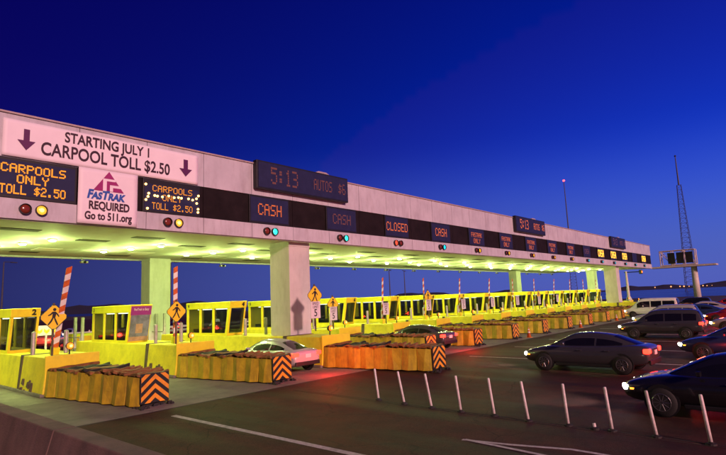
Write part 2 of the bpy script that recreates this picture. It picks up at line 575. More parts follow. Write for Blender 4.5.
# parapet in the foreground
pp = thing('parapet_wall', 'dark reddish concrete parapet wall in the bottom left corner', 'wall', (4.12, 0, 0))
for i in range(9):
    y0 = -9.0+i*4.0
    b = MB()
    b.hexa([(-0.62, y0+0.012, -0.01), (0.12, y0+0.012, -0.01), (0.12, y0+3.988, -0.01), (-0.62, y0+3.988, -0.01),
            (-0.38, y0+0.012, 0.88), (0, y0+0.012, 0.88), (0, y0+3.988, 0.88), (-0.38, y0+3.988, 0.88)])
    link('wall_segment', b, 'parapet', pp, bevel=0.02)
# far hills and shore
def hills(x0, x1, step, dist, hfun, name):
    b = MB()
    xs = [x0+step*i for i in range(int((x1-x0)/step)+1)]
    vs, fs = [], []
    for i, a in enumerate(xs):
        c, s_ = math.cos(R(a)), math.sin(R(a))
        h = hfun(a)
        for rr, z in ((dist*0.93, -0.05), (dist*0.98, h*0.6), (dist, h), (dist*1.12, h*0.3), (dist*1.2, -0.05)):
            vs.append((rr*c, rr*s_, z))
    n = 5
    for i in range(len(xs)-1):
        for k in range(n-1):
            fs.append((i*n+k, (i+1)*n+k, (i+1)*n+k+1, i*n+k+1))
    b.add(vs, fs)
    o = link(name, b, 'hill')
    return struct(o)
def hf(a):
    return 18+10*math.sin(a*0.21+1)+7*math.sin(a*0.57)+4*math.sin(a*1.7+2)+1.5*math.sin(a*4.1)
hills(-25, 130, 0.7, 2600, lambda a: max(6, hf(a)+(9 if a > 55 else 0)*min(1, (a-55)/12 if a > 55 else 0)), 'hills')
# lights along the far shore
for i, (px, py, s_) in enumerate([(655, 287.4, 2.2), (671, 286.6, 3.0), (680, 286.4, 2.6), (684, 286.3, 3.0), (689, 286.2, 2.0), (703, 285.6, 2.4), (707, 285.6, 1.8), (712, 285.3, 1.2),
                                  (612, 289.5, 1.6), (598, 290.5, 1.0), (582, 291, 1.0), (574, 291.6, 0.9)]):
    p = at_dist(px, py, 2300)
    b = MB().lathe([(0.05, -s_), (s_*0.8, -s_*0.5), (s_, 0), (s_*0.8, s_*0.5), (0.05, s_)], n=8)
    o = link('shore_light', b, 'farlight', loc=p)
    tag(o, 'small warm shore light, %s from the left on the far shore' % ORD[[574, 582, 598, 612, 655, 671, 680, 684, 689, 703, 707, 712].index(px)], 'light', 'lights along the far shore')

# ================================================================= CANOPY
YF = 20.35                       # front of the fascia
ZB, ZL, ZU, ZT = 6.27, 6.98, 8.38, 9.93
X0C, X1C = LANE0-1.31-2.61*5, 94.4
def zsof(y):
    return 6.30+(y-20.8)*(6.62-6.30)/(36.4-20.8)
can = thing('toll_canopy', 'long white toll plaza canopy with dark sign band and two rows of columns', 'canopy', (0, 0, 0))
npan = int(round((X1C-X0C)/2.61))
pw = (X1C-X0C)/npan
def panel_mesh(z0, z1):
    return MB().box(0.012, pw-0.012, 0, 0.09, z0+0.01, z1-0.01).mesh('panel')
pm_l, pm_b, pm_u = panel_mesh(ZB, ZL), panel_mesh(ZL, ZU), panel_mesh(ZU, ZT)
for i in range(npan):
    x = X0C+i*pw
    link('lower_panel', pm_l, 'fascia', can, (x, YF+random.uniform(0, 0.008), 0))
    link('band_panel', pm_b, 'band', can, (x, YF+0.05, 0))
    link('upper_panel', pm_u, 'fascia', can, (x, YF+random.uniform(0, 0.008), 0))
b = MB()
b.box(X0C-0.05, X1C+0.05, YF-0.06, YF+0.3, ZT, ZT+0.07)
link('coping', b, 'coping', can, bevel=0.01)
b = MB()                        # girder behind the panels
b.box(X0C+0.02, X1C-0.02, YF+0.15, YF+0.45, ZB+0.02, ZT-0.01)
link('girder', b, 'joint', can)
b = MB()
b.hexa([(X0C+0.03, YF+0.46, zsof(YF+0.46)), (X1C-0.03, YF+0.46, zsof(YF+0.46)), (X1C-0.03, 36.3, zsof(36.3)), (X0C+0.03, 36.3, zsof(36.3)),
        (X0C+0.03, YF+0.46, ZT-0.5), (X1C-0.03, YF+0.46, ZT-0.5), (X1C-0.03, 36.3, 7.6), (X0C+0.03, 36.3, 7.6)])
link('soffit', b, 'soffit', can)
b = MB().box(X0C, X1C, 36.31, 36.6, zsof(36.4)-0.10, 7.7)
link('back_fascia', b, 'fascia', can)
b = MB().box(X0C+0.01, X1C-0.01, YF+0.10, YF+0.44, ZB-0.03, ZB+0.015)
link('drip_edge', b, 'soffit', can)
def column(x0, x1, y0, y1, ztop, m='concrete'):
    b = MB().box(x0, x1, y0, y1, 0, ztop)
    o = link('column', b, m, can, bevel=0.03)
    b = MB().box(x0-0.03, x1+0.03, y0-0.03, y1+0.03, ztop-0.28, ztop-0.22)
    link('column_band', b, m, o)
    return o
for xc in (18.06, 76.2):
    column(xc, xc+1.46, 20.85, 22.45, zsof(21.2)+0.02)
    column(xc-0.45, xc+1.1, 35.0, 36.25, zsof(35.5)+0.02)
column(90.3, 91.9, 28.2, 29.4, zsof(28.6)+0.05)
# soffit lamps, vents and pale panels
lamp_r = MB().lathe([(0.20, 0.0), (0.20, -0.05), (0.17, -0.07)], n=14).mesh('lamp_ring')
lamp_l = MB().lathe([(0.16, -0.072), (0.15, -0.10), (0.09, -0.125), (0.02, -0.13)], n=14).mesh('lamp_lens')
vent_m = MB().box(-0.7, 0.7, -0.28, 0.28, -0.02, 0.0).mesh('vent')
pan_m = MB().box(-0.6, 0.6, -0.6, 0.6, -0.03, 0.0).mesh('access_panel')
lcol = (0.72, 1.0, 0.27)
for k in range(-1, 18):
    for r, (yy, dx) in enumerate(((26.1, 2.55), (28.5, 2.05), (30.8, 1.55))):
        x = LANE0+PITCH*k+dx-0.0
        if x > X1C-1 or x < X0C+0.5:
            continue
        z = zsof(yy)
        o = link('soffit_lamp', lamp_r, 'steel', can, (x, yy, z))
        link('lens', lamp_l, 'lamp', o)
        ld = bpy.data.lights.new('soffit_lamp_light', 'POINT')
        ld.energy = 210
        ld.color = lcol
        ld.shadow_soft_size = 0.12
        lo = bpy.data.objects.new('soffit_lamp_light', ld)
        COL.objects.link(lo)
        lo.parent = o
        lo.location = (0, 0, -0.62)
        ls = bpy.data.lights.new('soffit_lamp_beam', 'SPOT')
        ls.energy = 640
        ls.color = lcol
        ls.shadow_soft_size = 0.12
        ls.spot_size = R(124)
        ls.spot_blend = 0.5
        lo = bpy.data.objects.new('soffit_lamp_beam', ls)
        COL.objects.link(lo)
        lo.parent = o
        lo.location = (0, 0, -0.16)
    x = LANE0+PITCH*k
    if X0C+1 < x < X1C-1:
        link('vent', vent_m, 'dark', can, (x+0.5, 23.4, zsof(23.4)-0.003))
        link('vent', vent_m, 'dark', can, (x+4.2, 25.8, zsof(25.8)-0.003)) if x+5 < X1C else None
        link('vent', vent_m, 'dark', can, (x+3.6, 33.6, zsof(33.6)-0.003)) if x+5 < X1C else None
        link('access_panel', pan_m, 'white', can, (x+4.0, 31.3, zsof(31.3)-0.003)) if x+5 < X1C else None
# roof gear masts on the canopy skipped: none show

# lane cameras hanging from the back edge
cam0 = thing('lane_camera', 'x', 'camera', (0, 0, 0), group='cameras hanging under the back edge of the canopy')
link('bracket', MB().tube((0, 0, 0.02), (0, 0, -0.20), 0.03).tube((0, 0, -0.18), (0.22, -0.1, -0.26), 0.025), 'steel', cam0)
link('housing', MB().box(-0.10, 0.34, -0.22, 0.06, -0.40, -0.26), 'steel', cam0, bevel=0.02)
link('lens', MB().lathe([(0.09, -0.22), (0.09, -0.28), (0.07, -0.29)], (0.12, 0, -0.34), 'y', 12), 'darkglass', cam0)
for k in range(17):
    x = ISL0+PITCH*k+0.2
    lab = 'small camera under the canopy back edge, %s from the left' % ORD[k]
    loc = (x, 35.9, zsof(35.9)-0.01)
    if k == 0:
        cam0.location = loc
        cam0['label'] = lab
    else:
        copy_thing(cam0, loc, label=lab)

# ---------------------------------------------------------------- lane boards
def board(k, text_lines, m, bold=False, label='', bulbs=False, wide=2.56, face=True):
    x = LANE0+PITCH*k
    t = thing('message_board', label, 'message board', (x, YF, 0), group='message boards in the dark band')
    hw = wide/2
    link('housing', MB().box(-hw, hw, -0.04, 0.045, ZL+0.0, ZU), 'black', t, bevel=0.01)
    link('face', MB().box(-hw+0.07, hw-0.07, -0.05, -0.042, ZL+0.10, ZU-0.10 if not bulbs else ZU-0.22), 'ledface', t)
    if text_lines:
        led(text_lines, t, m, -0.052, bold)
    if bulbs:
        bm_ = MB().lathe([(0.015, 0), (0.048, -0.008), (0.048, -0.035), (0.015, -0.055)], axis='y', n=8).mesh('bulb')
        for i in range(7):
            zz = ZL+0.16+i*(ZU-0.3-ZL-0.16)/6
            for sx in (-1, 1):
                if (i*3+(sx > 0)) % 4 != 3:
                    link('bulb', bm_, 'bulb', t, (sx*(hw-0.16+random.uniform(-0.07, 0.07)), -0.05, zz+random.uniform(-0.04, 0.04)))
        for i in range(9):
            link('bulb', bm_, 'bulb', t, (-hw+0.42+i*0.22+random.uniform(-0.07, 0.07), -0.058, 7.70+random.uniform(-0.05, 0.05)))
    return t
zc = (ZL+ZU)/2
car3 = [('CARPOOLS', 0.0, zc+0.34, 0.30, 1.0), ('ONLY', -0.03, zc-0.02, 0.30, 1.0), ('TOLL $2.50', 0.0, zc-0.40, 0.32, 0.76)]
board(0, car3, 'led_bold', True, 'bright amber message board reading CARPOOLS ONLY TOLL $2.50, leftmost on the canopy', wide=2.80)
board(1, [(a, b_, c*1.0-0.02, d*0.9, e) for a, b_, c, d, e in car3], 'led_bold', False, 'carpool toll message board ringed by glaring bulbs, right of the banner stem', bulbs=True, wide=2.60)
cash = [('CASH', 0.0, zc+0.02, 0.58, 0.78)]
fas = [('FASTRAK', 0, zc+0.18, 0.36, 0.8), ('ONLY', 0, zc-0.30, 0.38, 0.85)]
rows = {2: (cash, 'led_orange', 'orange CASH'), 3: (cash, 'led_dim', 'dim orange CASH'), 4: ([('CLOSED', 0, zc, 0.56, 0.8)], 'led_orange', 'orange CLOSED'), 5: (cash, 'led_orange', 'orange CASH'),
        11: (cash, 'led_dim', 'dim CASH'), 12: (cash, 'led_yellow', 'bright yellow CASH'), 13: (cash, 'led_yellow', 'bright yellow CASH'), 14: (cash, 'led_yellow', 'bright yellow CASH'),
        15: (None, None, None), 16: (cash, 'led_yellow', 'bright yellow CASH')}
for k in range(6, 11):
    rows[k] = (fas, 'led_orange', 'two orange lines ending in ONLY')
for k, (tl, m, wd) in sorted(rows.items()):
    lab = ('dark message board showing %s, %s board from the left' % (wd, ORD[k])) if tl else 'blank dark message board between two bright yellow ones near the far end'
    if m == 'led_yellow':
        tl = [('CASH', 0, zc, 0.86, 0.78)]
    board(k, tl, m, m == 'led_yellow', lab, wide=2.5)

# lane signals
sig_house = MB().box(-0.62, 0.62, 0.0, 0.10, -0.02, 0.0)
def signal(k, left, right, word):
    x = LANE0+PITCH*k
    t = thing('lane_signal', 'two round lane lamps, %s, %s pair from the left' % (word, ORD[k]), 'signal', (x+0.02, YF-0.012, 6.63), group='lane signals under the message boards')
    hood = MB()
    for dx, m in ((-0.25, left), (0.25, right)):
        h = link('hood', MB().lathe([(0.185, 0.01), (0.185, -0.13), (0.170, -0.13), (0.168, -0.05)], (dx, 0, 0), 'y', 18), 'black', t)
        link('lens', MB().lathe([(0.165, -0.03), (0.15, -0.075), (0.09, -0.105), (0.01, -0.115)], (dx, 0, 0), 'y', 18), m, h, smooth=True)
        if m == 'signal_yellow':
            link('hot_centre', MB().lathe([(0.075, -0.106), (0.05, -0.122), (0.01, -0.126)], (dx, 0, 0), 'y', 12), 'hotcore', h)  # glowing disc added over the lens as its hot bright centre
    return t
for k in range(17):
    if k < 2:
        signal(k, 'lens_off', 'signal_yellow', 'right lit yellow')
    elif k in (2, 3):
        signal(k, 'lens_off', 'signal_green', 'right lit green')
    elif k == 4:
        signal(k, 'signal_red', 'lens_off', 'left lit red')
    elif 6 <= k <= 10:
        signal(k, 'lens_off', 'signal_amber', 'right lit amber')
    else:
        signal(k, 'lens_off', 'signal_cyan', 'right lit blue green')
# clock boards
for j, (xa, xb, m, nm) in enumerate(((15.42, 21.95, 'led_dim', 'nearest of three'), (44.2, 50.8, 'led_orange', 'middle one of three'), (72.6, 79.2, 'led_dim', 'farthest of three'))):
    t = thing('clock_board', 'wide dark clock board reading 5:13 on the canopy top, %s' % nm, 'clock board', ((xa+xb)/2, YF-0.18, 0), group='clock boards along the canopy top')
    hw = (xb-xa)/2
    link('housing', MB().box(-hw, hw, -0.12, 0.17, 8.68, 10.10), 'black', t, bevel=0.015)
    link('face', MB().box(-hw+0.10, hw-0.06, -0.130, -0.122, 8.76, 10.02), 'ledface', t)
    led([('5:13', -hw*0.46, 9.43, 0.88, 0.62), ('AUTOS', hw*0.38, 9.40, 0.60, 0.56), ('$6', hw*0.84, 9.40, 0.62, 0.60)], t, m, -0.132)
    link('peak', MB().hexa([(0.6, 0.2, 10.0), (2.6, 0.2, 10.0), (2.6, 0.6, 10.0), (0.6, 0.6, 10.0), (1.3, 0.25, 10.32), (1.9, 0.25, 10.32), (1.9, 0.5, 10.32), (1.3, 0.5, 10.32)]), 'coping', t)
# ---------------------------------------------------------------- banner
YB = YF-0.075
bn = thing('vinyl_banner', 'white vinyl banner announcing a carpool toll starting July 1, hung on the canopy', 'banner', (0, YB, 0))
xl, xr, xs0, xs1 = 4.95, 12.36, 7.40, 9.64
b = MB()
nx, nz = 48, 10
def bz(x, z):
    return 0.012*math.sin(x*2.1+z)+0.010*math.sin(x*5.3-z*2.2)
vs, fs = [], []
for i in range(nx+1):
    for j in range(nz+1):
        x = xl+(xr-xl)*i/nx
        z = 8.42+(9.73-8.42)*j/nz
        vs.append((x, bz(x, z)*0.5, z))
for i in range(nx):
    for j in range(nz):
        a = i*(nz+1)+j
        fs.append((a, a+nz+1, a+nz+2, a+1))
b.add(vs, fs)
sheet_o = link('top_sheet', b, 'banner', bn, smooth=True)
md = sheet_o.modifiers.new('solid', 'SOLIDIFY')
md.thickness = 0.012
md.offset = 1 if False else -1
b = MB()
vs, fs = [], []
for i in range(13):
    for j in range(13):
        x = xs0+(xs1-xs0)*i/12
        z = 6.30+(8.42-6.30)*j/12
        vs.append((x, bz(x, z)*0.5, z))
for i in range(12):
    for j in range(12):
        a = i*13+j
        fs.append((a, a+13, a+14, a+1))
b.add(vs, fs)
so_ = link('stem_sheet', b, 'banner', bn, smooth=True)
md = so_.modifiers.new('solid', 'SOLIDIFY')
md.thickness = 0.012
md.offset = -1
YT = -0.018
def btext(txt, size, x, z, m, sx=1.0, bold=0.0, shear=0.0):
    me = text_mesh(txt, size, sx, 0.003, bold, shear=shear)
    return link('lettering', me.copy(), m, bn, (x, YT, z))
btext('STARTING JULY 1', 0.54, 8.52, 9.42, 'ink', 0.78, 0.012)
btext('CARPOOL TOLL $2.50', 0.66, 8.56, 8.85, 'ink', 0.755, 0.012)
btext('REQUIRED', 0.43, 8.55, 7.00, 'ink', 0.76, 0.014)
btext('Go to 511.org', 0.41, 8.53, 6.60, 'ink', 0.74, 0.013)
btext('F', 0.46, 7.80, 7.42, 'inkblue', 0.86, 0.022, 0.22)
btext('AS', 0.36, 8.06, 7.38, 'inkblue', 0.86, 0.020, 0.22)
btext('T', 0.46, 8.36, 7.42, 'inkblue', 0.86, 0.022, 0.22)
btext('RAK', 0.36, 8.78, 7.38, 'inkblue', 0.88, 0.020, 0.22)
b = MB()                       # triangle mark with white F strokes
b.poly_xz([(8.50, 8.38), (7.93, 7.60), (9.08, 7.60)], YT-0.002)
link('triangle_mark', b, 'inkmagenta', bn)
b = MB()
b.poly_xz([(8.28, 7.605), (8.42, 7.605), (8.42, 8.0), (8.74, 8.0), (8.80, 8.09), (8.28, 8.09)], YT-0.004)
b.poly_xz([(8.54, 7.605), (8.66, 7.605), (8.66, 7.76), (8.96, 7.76), (8.90, 7.86), (8.54, 7.86)], YT-0.004)
link('white_stroke', b, 'banner', bn)
def arrow(cx, zt, zb, w_):
    b = MB().poly_xz([(cx-w_*0.17, zt), (cx-w_*0.17, zb+0.34), (cx-w_*0.5, zb+0.34), (cx, zb), (cx+w_*0.5, zb+0.34), (cx+w_*0.17, zb+0.34), (cx+w_*0.17, zt)], YT-0.002)
    link('arrow', b, 'inkpurple', bn)
arrow(5.66, 9.45, 8.70, 0.55)
arrow(11.75, 9.45, 8.70, 0.60)

# ================================================================= ISLANDS
def sh_clip(poly, a, bb, c):      # keep a*x+b*z<=c
    out = []
    for i in range(len(poly)):
        p, q = poly[i], poly[(i+1) % len(poly)]
        dp, dq = a*p[0]+bb*p[1]-c, a*q[0]+bb*q[1]-c
        if dp <= 0:
            out.append(p)
        if (dp < 0) != (dq < 0) and dp != dq:
            t = dp/(dp-dq)
            out.append((p[0]+(q[0]-p[0])*t, p[1]+(q[1]-p[1])*t))
    return out
CL = 5.5
def near_x(y):                    # y from 0 (back) to -CL (front)
    return -0.92+0.87*(-y/CL)
def far_x(y):
    return 0.92-0.06*(-y/CL)
cush = thing('crash_cushion', 'x', 'crash cushion', (0, 0, 0), group='yellow crash cushions before the toll islands')
core = MB().hexa([(near_x(0)+0.14, -0.02, 0.0), (near_x(-CL)+0.10, -CL+0.05, 0.0), (far_x(-CL)-0.10, -CL+0.05, 0.0), (far_x(0)-0.14, -0.02, 0.0),
                  (near_x(0)+0.14, -0.02, 0.90), (near_x(-CL)+0.10, -CL+0.05, 0.88), (far_x(-CL)-0.10, -CL+0.05, 0.88), (far_x(0)-0.14, -0.02, 0.90)])
link('core', core, 'rubber', cush)
NB = 8
rnd = random.Random(3)
for sd, fx in ((-1, near_x), (1, far_x)):
    for i in range(NB):
        ya, yb = -CL*i/NB, -CL*(i+1)/NB
        ym = ya+(yb-ya)*rnd.uniform(0.45, 0.6)
        dp = sd*rnd.uniform(0.05, 0.12)
        zt = 0.94+rnd.uniform(-0.02, 0.03)
        fl = sd*rnd.uniform(0.02, 0.09)
        tilt = rnd.uniform(-0.10, 0.10)
        th = 0.03*sd
        vs = []
        for off in (0, -th):
            vs += [(fx(ya)+off, ya+0.0, zt), (fx(ym)+dp*0.6+off, ym+tilt, zt), (fx(yb)+off, yb+0.012, zt),
                   (fx(ya)+fl*0.4+off, ya, 0.45), (fx(ym)+dp*1.15+off, ym, 0.47), (fx(yb)+fl*0.5+off, yb+0.012, 0.45),
                   (fx(ya)+fl+off, ya, 0.05), (fx(ym)+dp+fl+off, ym-tilt, 0.04), (fx(yb)+fl+off, yb+0.012, 0.05)]
        fs = []
        for o9 in (0, 9):
            for r_ in (0, 3):
                for c_ in (0, 1):
                    a = o9+r_+c_
                    fs.append((a, a+1, a+4, a+3))
        fs += [(0, 1, 10, 9), (1, 2, 11, 10), (6, 7, 16, 15), (7, 8, 17, 16), (0, 3, 12, 9), (3, 6, 15, 12), (2, 5, 14, 11), (5, 8, 17, 14)]
        link('side_panel', MB().add(vs, fs), 'vinyl', cush)
NFL = 17
for i in range(NFL):
    y = -CL*(i+0.5)/NFL+rnd.uniform(-0.05, 0.05)
    sk = rnd.uniform(-0.12, 0.12)          # each flap lies a little askew
    ln = rnd.uniform(0.13, 0.24)
    lift = rnd.uniform(0.0, 0.07)
    x0, x1 = near_x(y)-rnd.uniform(-0.03, 0.10), far_x(y)+rnd.uniform(-0.03, 0.10)
    b = MB()
    nseg = 6
    vs, fs = [], []
    for s_ in range(nseg+1):
        q = s_/nseg
        x = x0+(x1-x0)*q
        cy = y+sk*(q-0.5)*2+rnd.uniform(-0.03, 0.03)
        z = 0.93+lift+rnd.uniform(-0.025, 0.035)+(0.05*rnd.random() if s_ in (0, nseg) else 0)
        cu = rnd.uniform(0.0, 0.07)          # curled edge
        for yy, zz in ((-ln, 0.02+cu), (-ln*0.9, -0.03), (0.0, 0.01), (ln, -0.04), (ln, 0.0), (0.0, 0.055), (-ln*0.6, 0.06+cu*0.5)):
            vs.append((x, cy+yy, z+zz))
    n7 = 7
    for s_ in range(nseg):
        for q in range(n7):
            fs.append((s_*n7+q, s_*n7+(q+1) % n7, (s_+1)*n7+(q+1) % n7, (s_+1)*n7+q))
    fs += [tuple(range(n7-1, -1, -1)), tuple(range(nseg*n7, nseg*n7+n7))]
    link('top_flap', b.add(vs, fs), 'rubber' if rnd.random() < 0.3 else 'capvinyl', cush)
xa, xb = near_x(-CL)-0.02, far_x(-CL)+0.02
cxm = (xa+xb)/2
link('nose_board', MB().box(xa, xb, -CL-0.07, -CL+0.03, 0.10, 1.02), 'black', cush, bevel=0.02)
for q in range(4):
    z0 = 1.28-q*0.29
    hw = (xb-xa)/2
    t_ = 0.145
    left = [(cxm, z0), (cxm, z0-t_), (cxm-hw, z0-t_-hw*0.85), (cxm-hw, z0-hw*0.85)]
    right = [(cxm, z0), (cxm+hw, z0-hw*0.85), (cxm+hw, z0-t_-hw*0.85), (cxm, z0-t_)]
    for pl in (left, right):
        b = MB()
        pl = sh_clip(sh_clip(pl, 0, 1, 1.0), 0, -1, -0.12)
        pl = sh_clip(sh_clip(pl, 1, 0, xb-0.02), -1, 0, -(xa+0.02))
        if len(pl) > 2:
            b.poly_xz(pl, -CL-0.0755, 0.004)
            link('chevron_stripe', b, 'orange', cush)
b = MB()
for i in range(16):
    x, y, s_ = xa+rnd.uniform(-0.15, xb-xa+0.3), -CL-rnd.uniform(-0.2, 0.42), rnd.uniform(0.04, 0.10)
    b.hexa([(x-s_, y-s_, 0), (x+s_, y-s_*0.7, 0), (x+s_*1.1, y+s_, 0), (x-s_, y+s_*0.8, 0),
            (x-s_*0.6, y-s_*0.5, s_*0.9), (x+s_*0.5, y-s_*0.6, s_*1.1), (x+s_*0.5, y+s_*0.4, s_), (x-s_*0.5, y+s_*0.5, s_*0.8)])
o = link('torn_skirt', b, 'rubber', cush)
o['kind'] = 'stuff'

def make_island(length):
    t = thing('toll_island', 'x', 'toll island', (0, 0, 0), group='yellow concrete toll islands')
    link('kerb', MB().box(-1.10, 1.10, 0.02, length+0.1, 0.0, 0.12), 'slab', t, bevel=0.02)
    def wall(name, y0, y1, h, m='yellowc'):
        return link(name, MB().hexa([(-1.04, y0, 0.10), (1.04, y0, 0.10), (1.04, y1, 0.10), (-1.04, y1, 0.10),
                                     (-0.92, y0, h), (0.92, y0, h), (0.92, y1, h), (-0.92, y1, h)]), m, t, bevel=0.025)
    wall('nose_block', 0.0, 2.62, 1.40)
    wall('plinth', 2.84, length, 1.38)
    link('slot_plate', MB().hexa([(-1.05, 2.61, 0.1), (1.05, 2.61, 0.1), (1.05, 2.85, 0.1), (-1.05, 2.85, 0.1),
                                  (-0.95, 2.61, 1.42), (0.95, 2.61, 1.42), (0.95, 2.85, 1.42), (-0.95, 2.85, 1.42)]), 'rust', t)
    link('back_board', MB().box(-0.98, 0.95, -0.015, 0.05, 0.1, 1.47), 'yellow', t, bevel=0.01)
    # broken concrete low on the near corner
    b = MB()
    for i in range(9):
        y, z, s_ = rnd.uniform(1.2, 2.5), rnd.uniform(0.1, 0.45), rnd.uniform(0.07, 0.16)
        x = -1.05+z*0.09
        b.hexa([(x-0.05, y-s_, z-s_*0.8), (x+0.05, y-s_, z-s_), (x+0.05, y+s_, z-s_*0.6), (x-0.04, y+s_*0.8, z-s_*0.5),
                (x-0.03, y-s_*0.7, z+s_*0.6), (x+0.05, y-s_, z+s_), (x+0.05, y+s_*0.6, z+s_*0.9), (x-0.02, y+s_*0.4, z+s_*0.7)])
    o = link('broken_edge', b, 'rust', t)
    o['kind'] = 'stuff'
    return t

# toll booth: origin at front near corner of its foot, extends +Y by 4.3, +X by 1.5
BZ0, BZ1, BZ2, BZ3 = -0.05, 0.14, 1.55, 1.94
BL, BW = 4.3, 1.10
def make_booth():
    t = thing('toll_booth', 'x', 'toll booth', (0, 0, 0), group='yellow toll booths')
    fr = 0.42          # how far the front leans out at the top
    def fy(z):
        return -fr*(z-BZ0)/(BZ3-BZ0)
    # floor box
    link('base_wall', MB().hexa([(0, fy(BZ0), BZ0), (BW, fy(BZ0), BZ0), (BW, BL, BZ0), (0, BL, BZ0), (0, fy(BZ1), BZ1), (BW, fy(BZ1), BZ1), (BW, BL, BZ1), (0, BL, BZ1)]), 'yellow', t)
    link('roof_band', MB().hexa([(-0.03, fy(BZ2)-0.02, BZ2), (BW+0.03, fy(BZ2)-0.02, BZ2), (BW+0.03, BL+0.03, BZ2), (-0.03, BL+0.03, BZ2),
                                 (-0.03, fy(BZ3)-0.02, BZ3), (BW+0.03, fy(BZ3)-0.02, BZ3), (BW+0.03, BL+0.03, BZ3), (-0.03, BL+0.03, BZ3)]), 'yellow', t, bevel=0.03)
    # posts: near and far sides (4 along y), bevelled frames
    ys = [0.0, 1.36, 2.76, BL]
    for x in (0.0, BW-0.10):
        for i, y in enumerate(ys):
            wv = 0.22 if i in (0, 3) else 0.20
            if i == 0:
                p = [(x, fy(BZ1), BZ1), (x+0.10, fy(BZ1), BZ1), (x+0.10, fy(BZ1)+wv, BZ1), (x, fy(BZ1)+wv, BZ1),
                     (x, fy(BZ2), BZ2), (x+0.10, fy(BZ2), BZ2), (x+0.10, fy(BZ2)+wv, BZ2), (x, fy(BZ2)+wv, BZ2)]
            else:
                y0 = y-wv if i == 3 else y-wv/2
                p = [(x, y0, BZ1), (x+0.10, y0, BZ1), (x+0.10, y0+wv, BZ1), (x, y0+wv, BZ1), (x, y0, BZ2), (x+0.10, y0, BZ2), (x+0.10, y0+wv, BZ2), (x, y0+wv, BZ2)]
            link('post', MB().hexa(p), 'yellow', t)
    for x in (0.035, BW-0.05):
        for i in range(3):
            y0b = fy(BZ1)+0.20 if i == 0 else ys[i]+0.09
            y0t = fy(BZ2)+0.20 if i == 0 else ys[i]+0.09
            y1 = ys[i+1]-0.09 if i < 2 else BL-0.2
            link('window', MB().hexa([(x, y0b, BZ1), (x+0.012, y0b, BZ1), (x+0.012, y1, BZ1), (x, y1, BZ1), (x, y0t, BZ2), (x+0.012, y0t, BZ2), (x+0.012, y1, BZ2), (x, y1, BZ2)]), 'glass', t)
    link('windscreen', MB().hexa([(0.10, fy(BZ1)+0.03, BZ1), (BW-0.10, fy(BZ1)+0.03, BZ1), (BW-0.10, fy(BZ1)+0.045, BZ1), (0.10, fy(BZ1)+0.045, BZ1),
                                  (0.10, fy(BZ2)+0.03, BZ2), (BW-0.10, fy(BZ2)+0.03, BZ2), (BW-0.10, fy(BZ2)+0.045, BZ2), (0.10, fy(BZ2)+0.045, BZ2)]), 'glass', t)
    link('rear_wall', MB().box(0.11, BW-0.11, BL-0.08, BL-0.01, BZ1, BZ2), 'yellow', t)
    link('added_glow_strip', MB().box(0.35, 0.75, 1.0, 3.6, BZ2-0.05, BZ2-0.01), 'booth_fill', t)  # glowing strip added only to brighten the booth interior
    link('counter', MB().box(0.06, 0.34, 0.7, 3.6, BZ1+0.02, BZ1+0.22), 'dark', t)
    link('monitor', MB().box(0.55, 0.62, 1.5, 2.0, BZ1+0.25, BZ1+0.62), 'dark', t)
    link('stool', MB().lathe([(0.2, 0), (0.2, 0.06), (0.04, 0.07)], (0.7, 2.4, BZ1+0.22), n=10), 'dark', t)
    return t
booth0 = make_booth()

def ped_figure():
    b = MB()
    n = 12
    b.poly_xz([(0.02+0.062*math.cos(2*math.pi*i/n), 0.30+0.062*math.sin(2*math.pi*i/n)) for i in range(n)], 0, 0.004)
    for pl in ([(-0.05, 0.22), (0.06, 0.22), (0.08, 0.10), (0.05, -0.02), (-0.06, -0.02), (-0.05, 0.10)],
               [(-0.06, -0.02), (0.0, -0.02), (-0.06, -0.16), (-0.17, -0.30), (-0.22, -0.28), (-0.12, -0.13)],
               [(0.0, -0.02), (0.05, -0.02), (0.11, -0.15), (0.17, -0.29), (0.13, -0.33), (0.05, -0.17)],
               [(-0.05, 0.22), (-0.05, 0.14), (-0.11, 0.08), (-0.20, 0.05), (-0.21, 0.09), (-0.14, 0.13)],
               [(0.06, 0.22), (0.14, 0.13), (0.20, 0.03), (0.17, 0.0), (0.10, 0.10), (0.07, 0.13)]):
        b.poly_xz(pl, 0, 0.004)
    return b
def make_ped(side=0.76):
    t = thing('pedestrian_sign', 'x', 'sign', (0, 0, 0), group='yellow pedestrian signs')
    link('post', MB().box(-0.035, 0.035, 0.01, 0.06, 0, 2.05), 'rust', t)
    d = side*0.707
    zc_ = 1.50
    def diamond(q):
        r = 0.06
        return [(q-r, zc_+r), (r, zc_+q-r), (-r, zc_+q-r), (-q+r, zc_+r), (-q+r, zc_-r), (-r, zc_-q+r), (r, zc_-q+r), (q-r, zc_-r)]
    pl = link('plate', MB().poly_xz(diamond(d), -0.005, 0.012), 'black', t)
    link('plate_face', MB().poly_xz(diamond(d*0.955), -0.009, 0.003), 'signyellow', t)
    f = ped_figure()
    link('walker', f, 'black', t, (0.0, -0.014, zc_-0.005))
    return t
def make_speed():
    t = thing('speed_limit_sign', 'x', 'sign', (0, 0, 0), group='speed limit signs')
    link('post', MB().box(-0.03, 0.03, 0.01, 0.05, 0, 1.0), 'rust', t)
    link('plate', MB().box(-0.32, 0.32, -0.004, 0.008, 0.62, 1.44), 'signwhite', t)
    link('lettering', text_mesh('SPEED', 0.19, 0.85, 0.002).copy(), 'black', t, (0, -0.007, 1.33))
    link('lettering', text_mesh('LIMIT', 0.19, 0.85, 0.002).copy(), 'black', t, (0, -0.007, 1.16))
    link('lettering', text_mesh('5', 0.50, 0.95, 0.002, 0.006).copy(), 'black', t, (0, -0.007, 0.87))
    return t
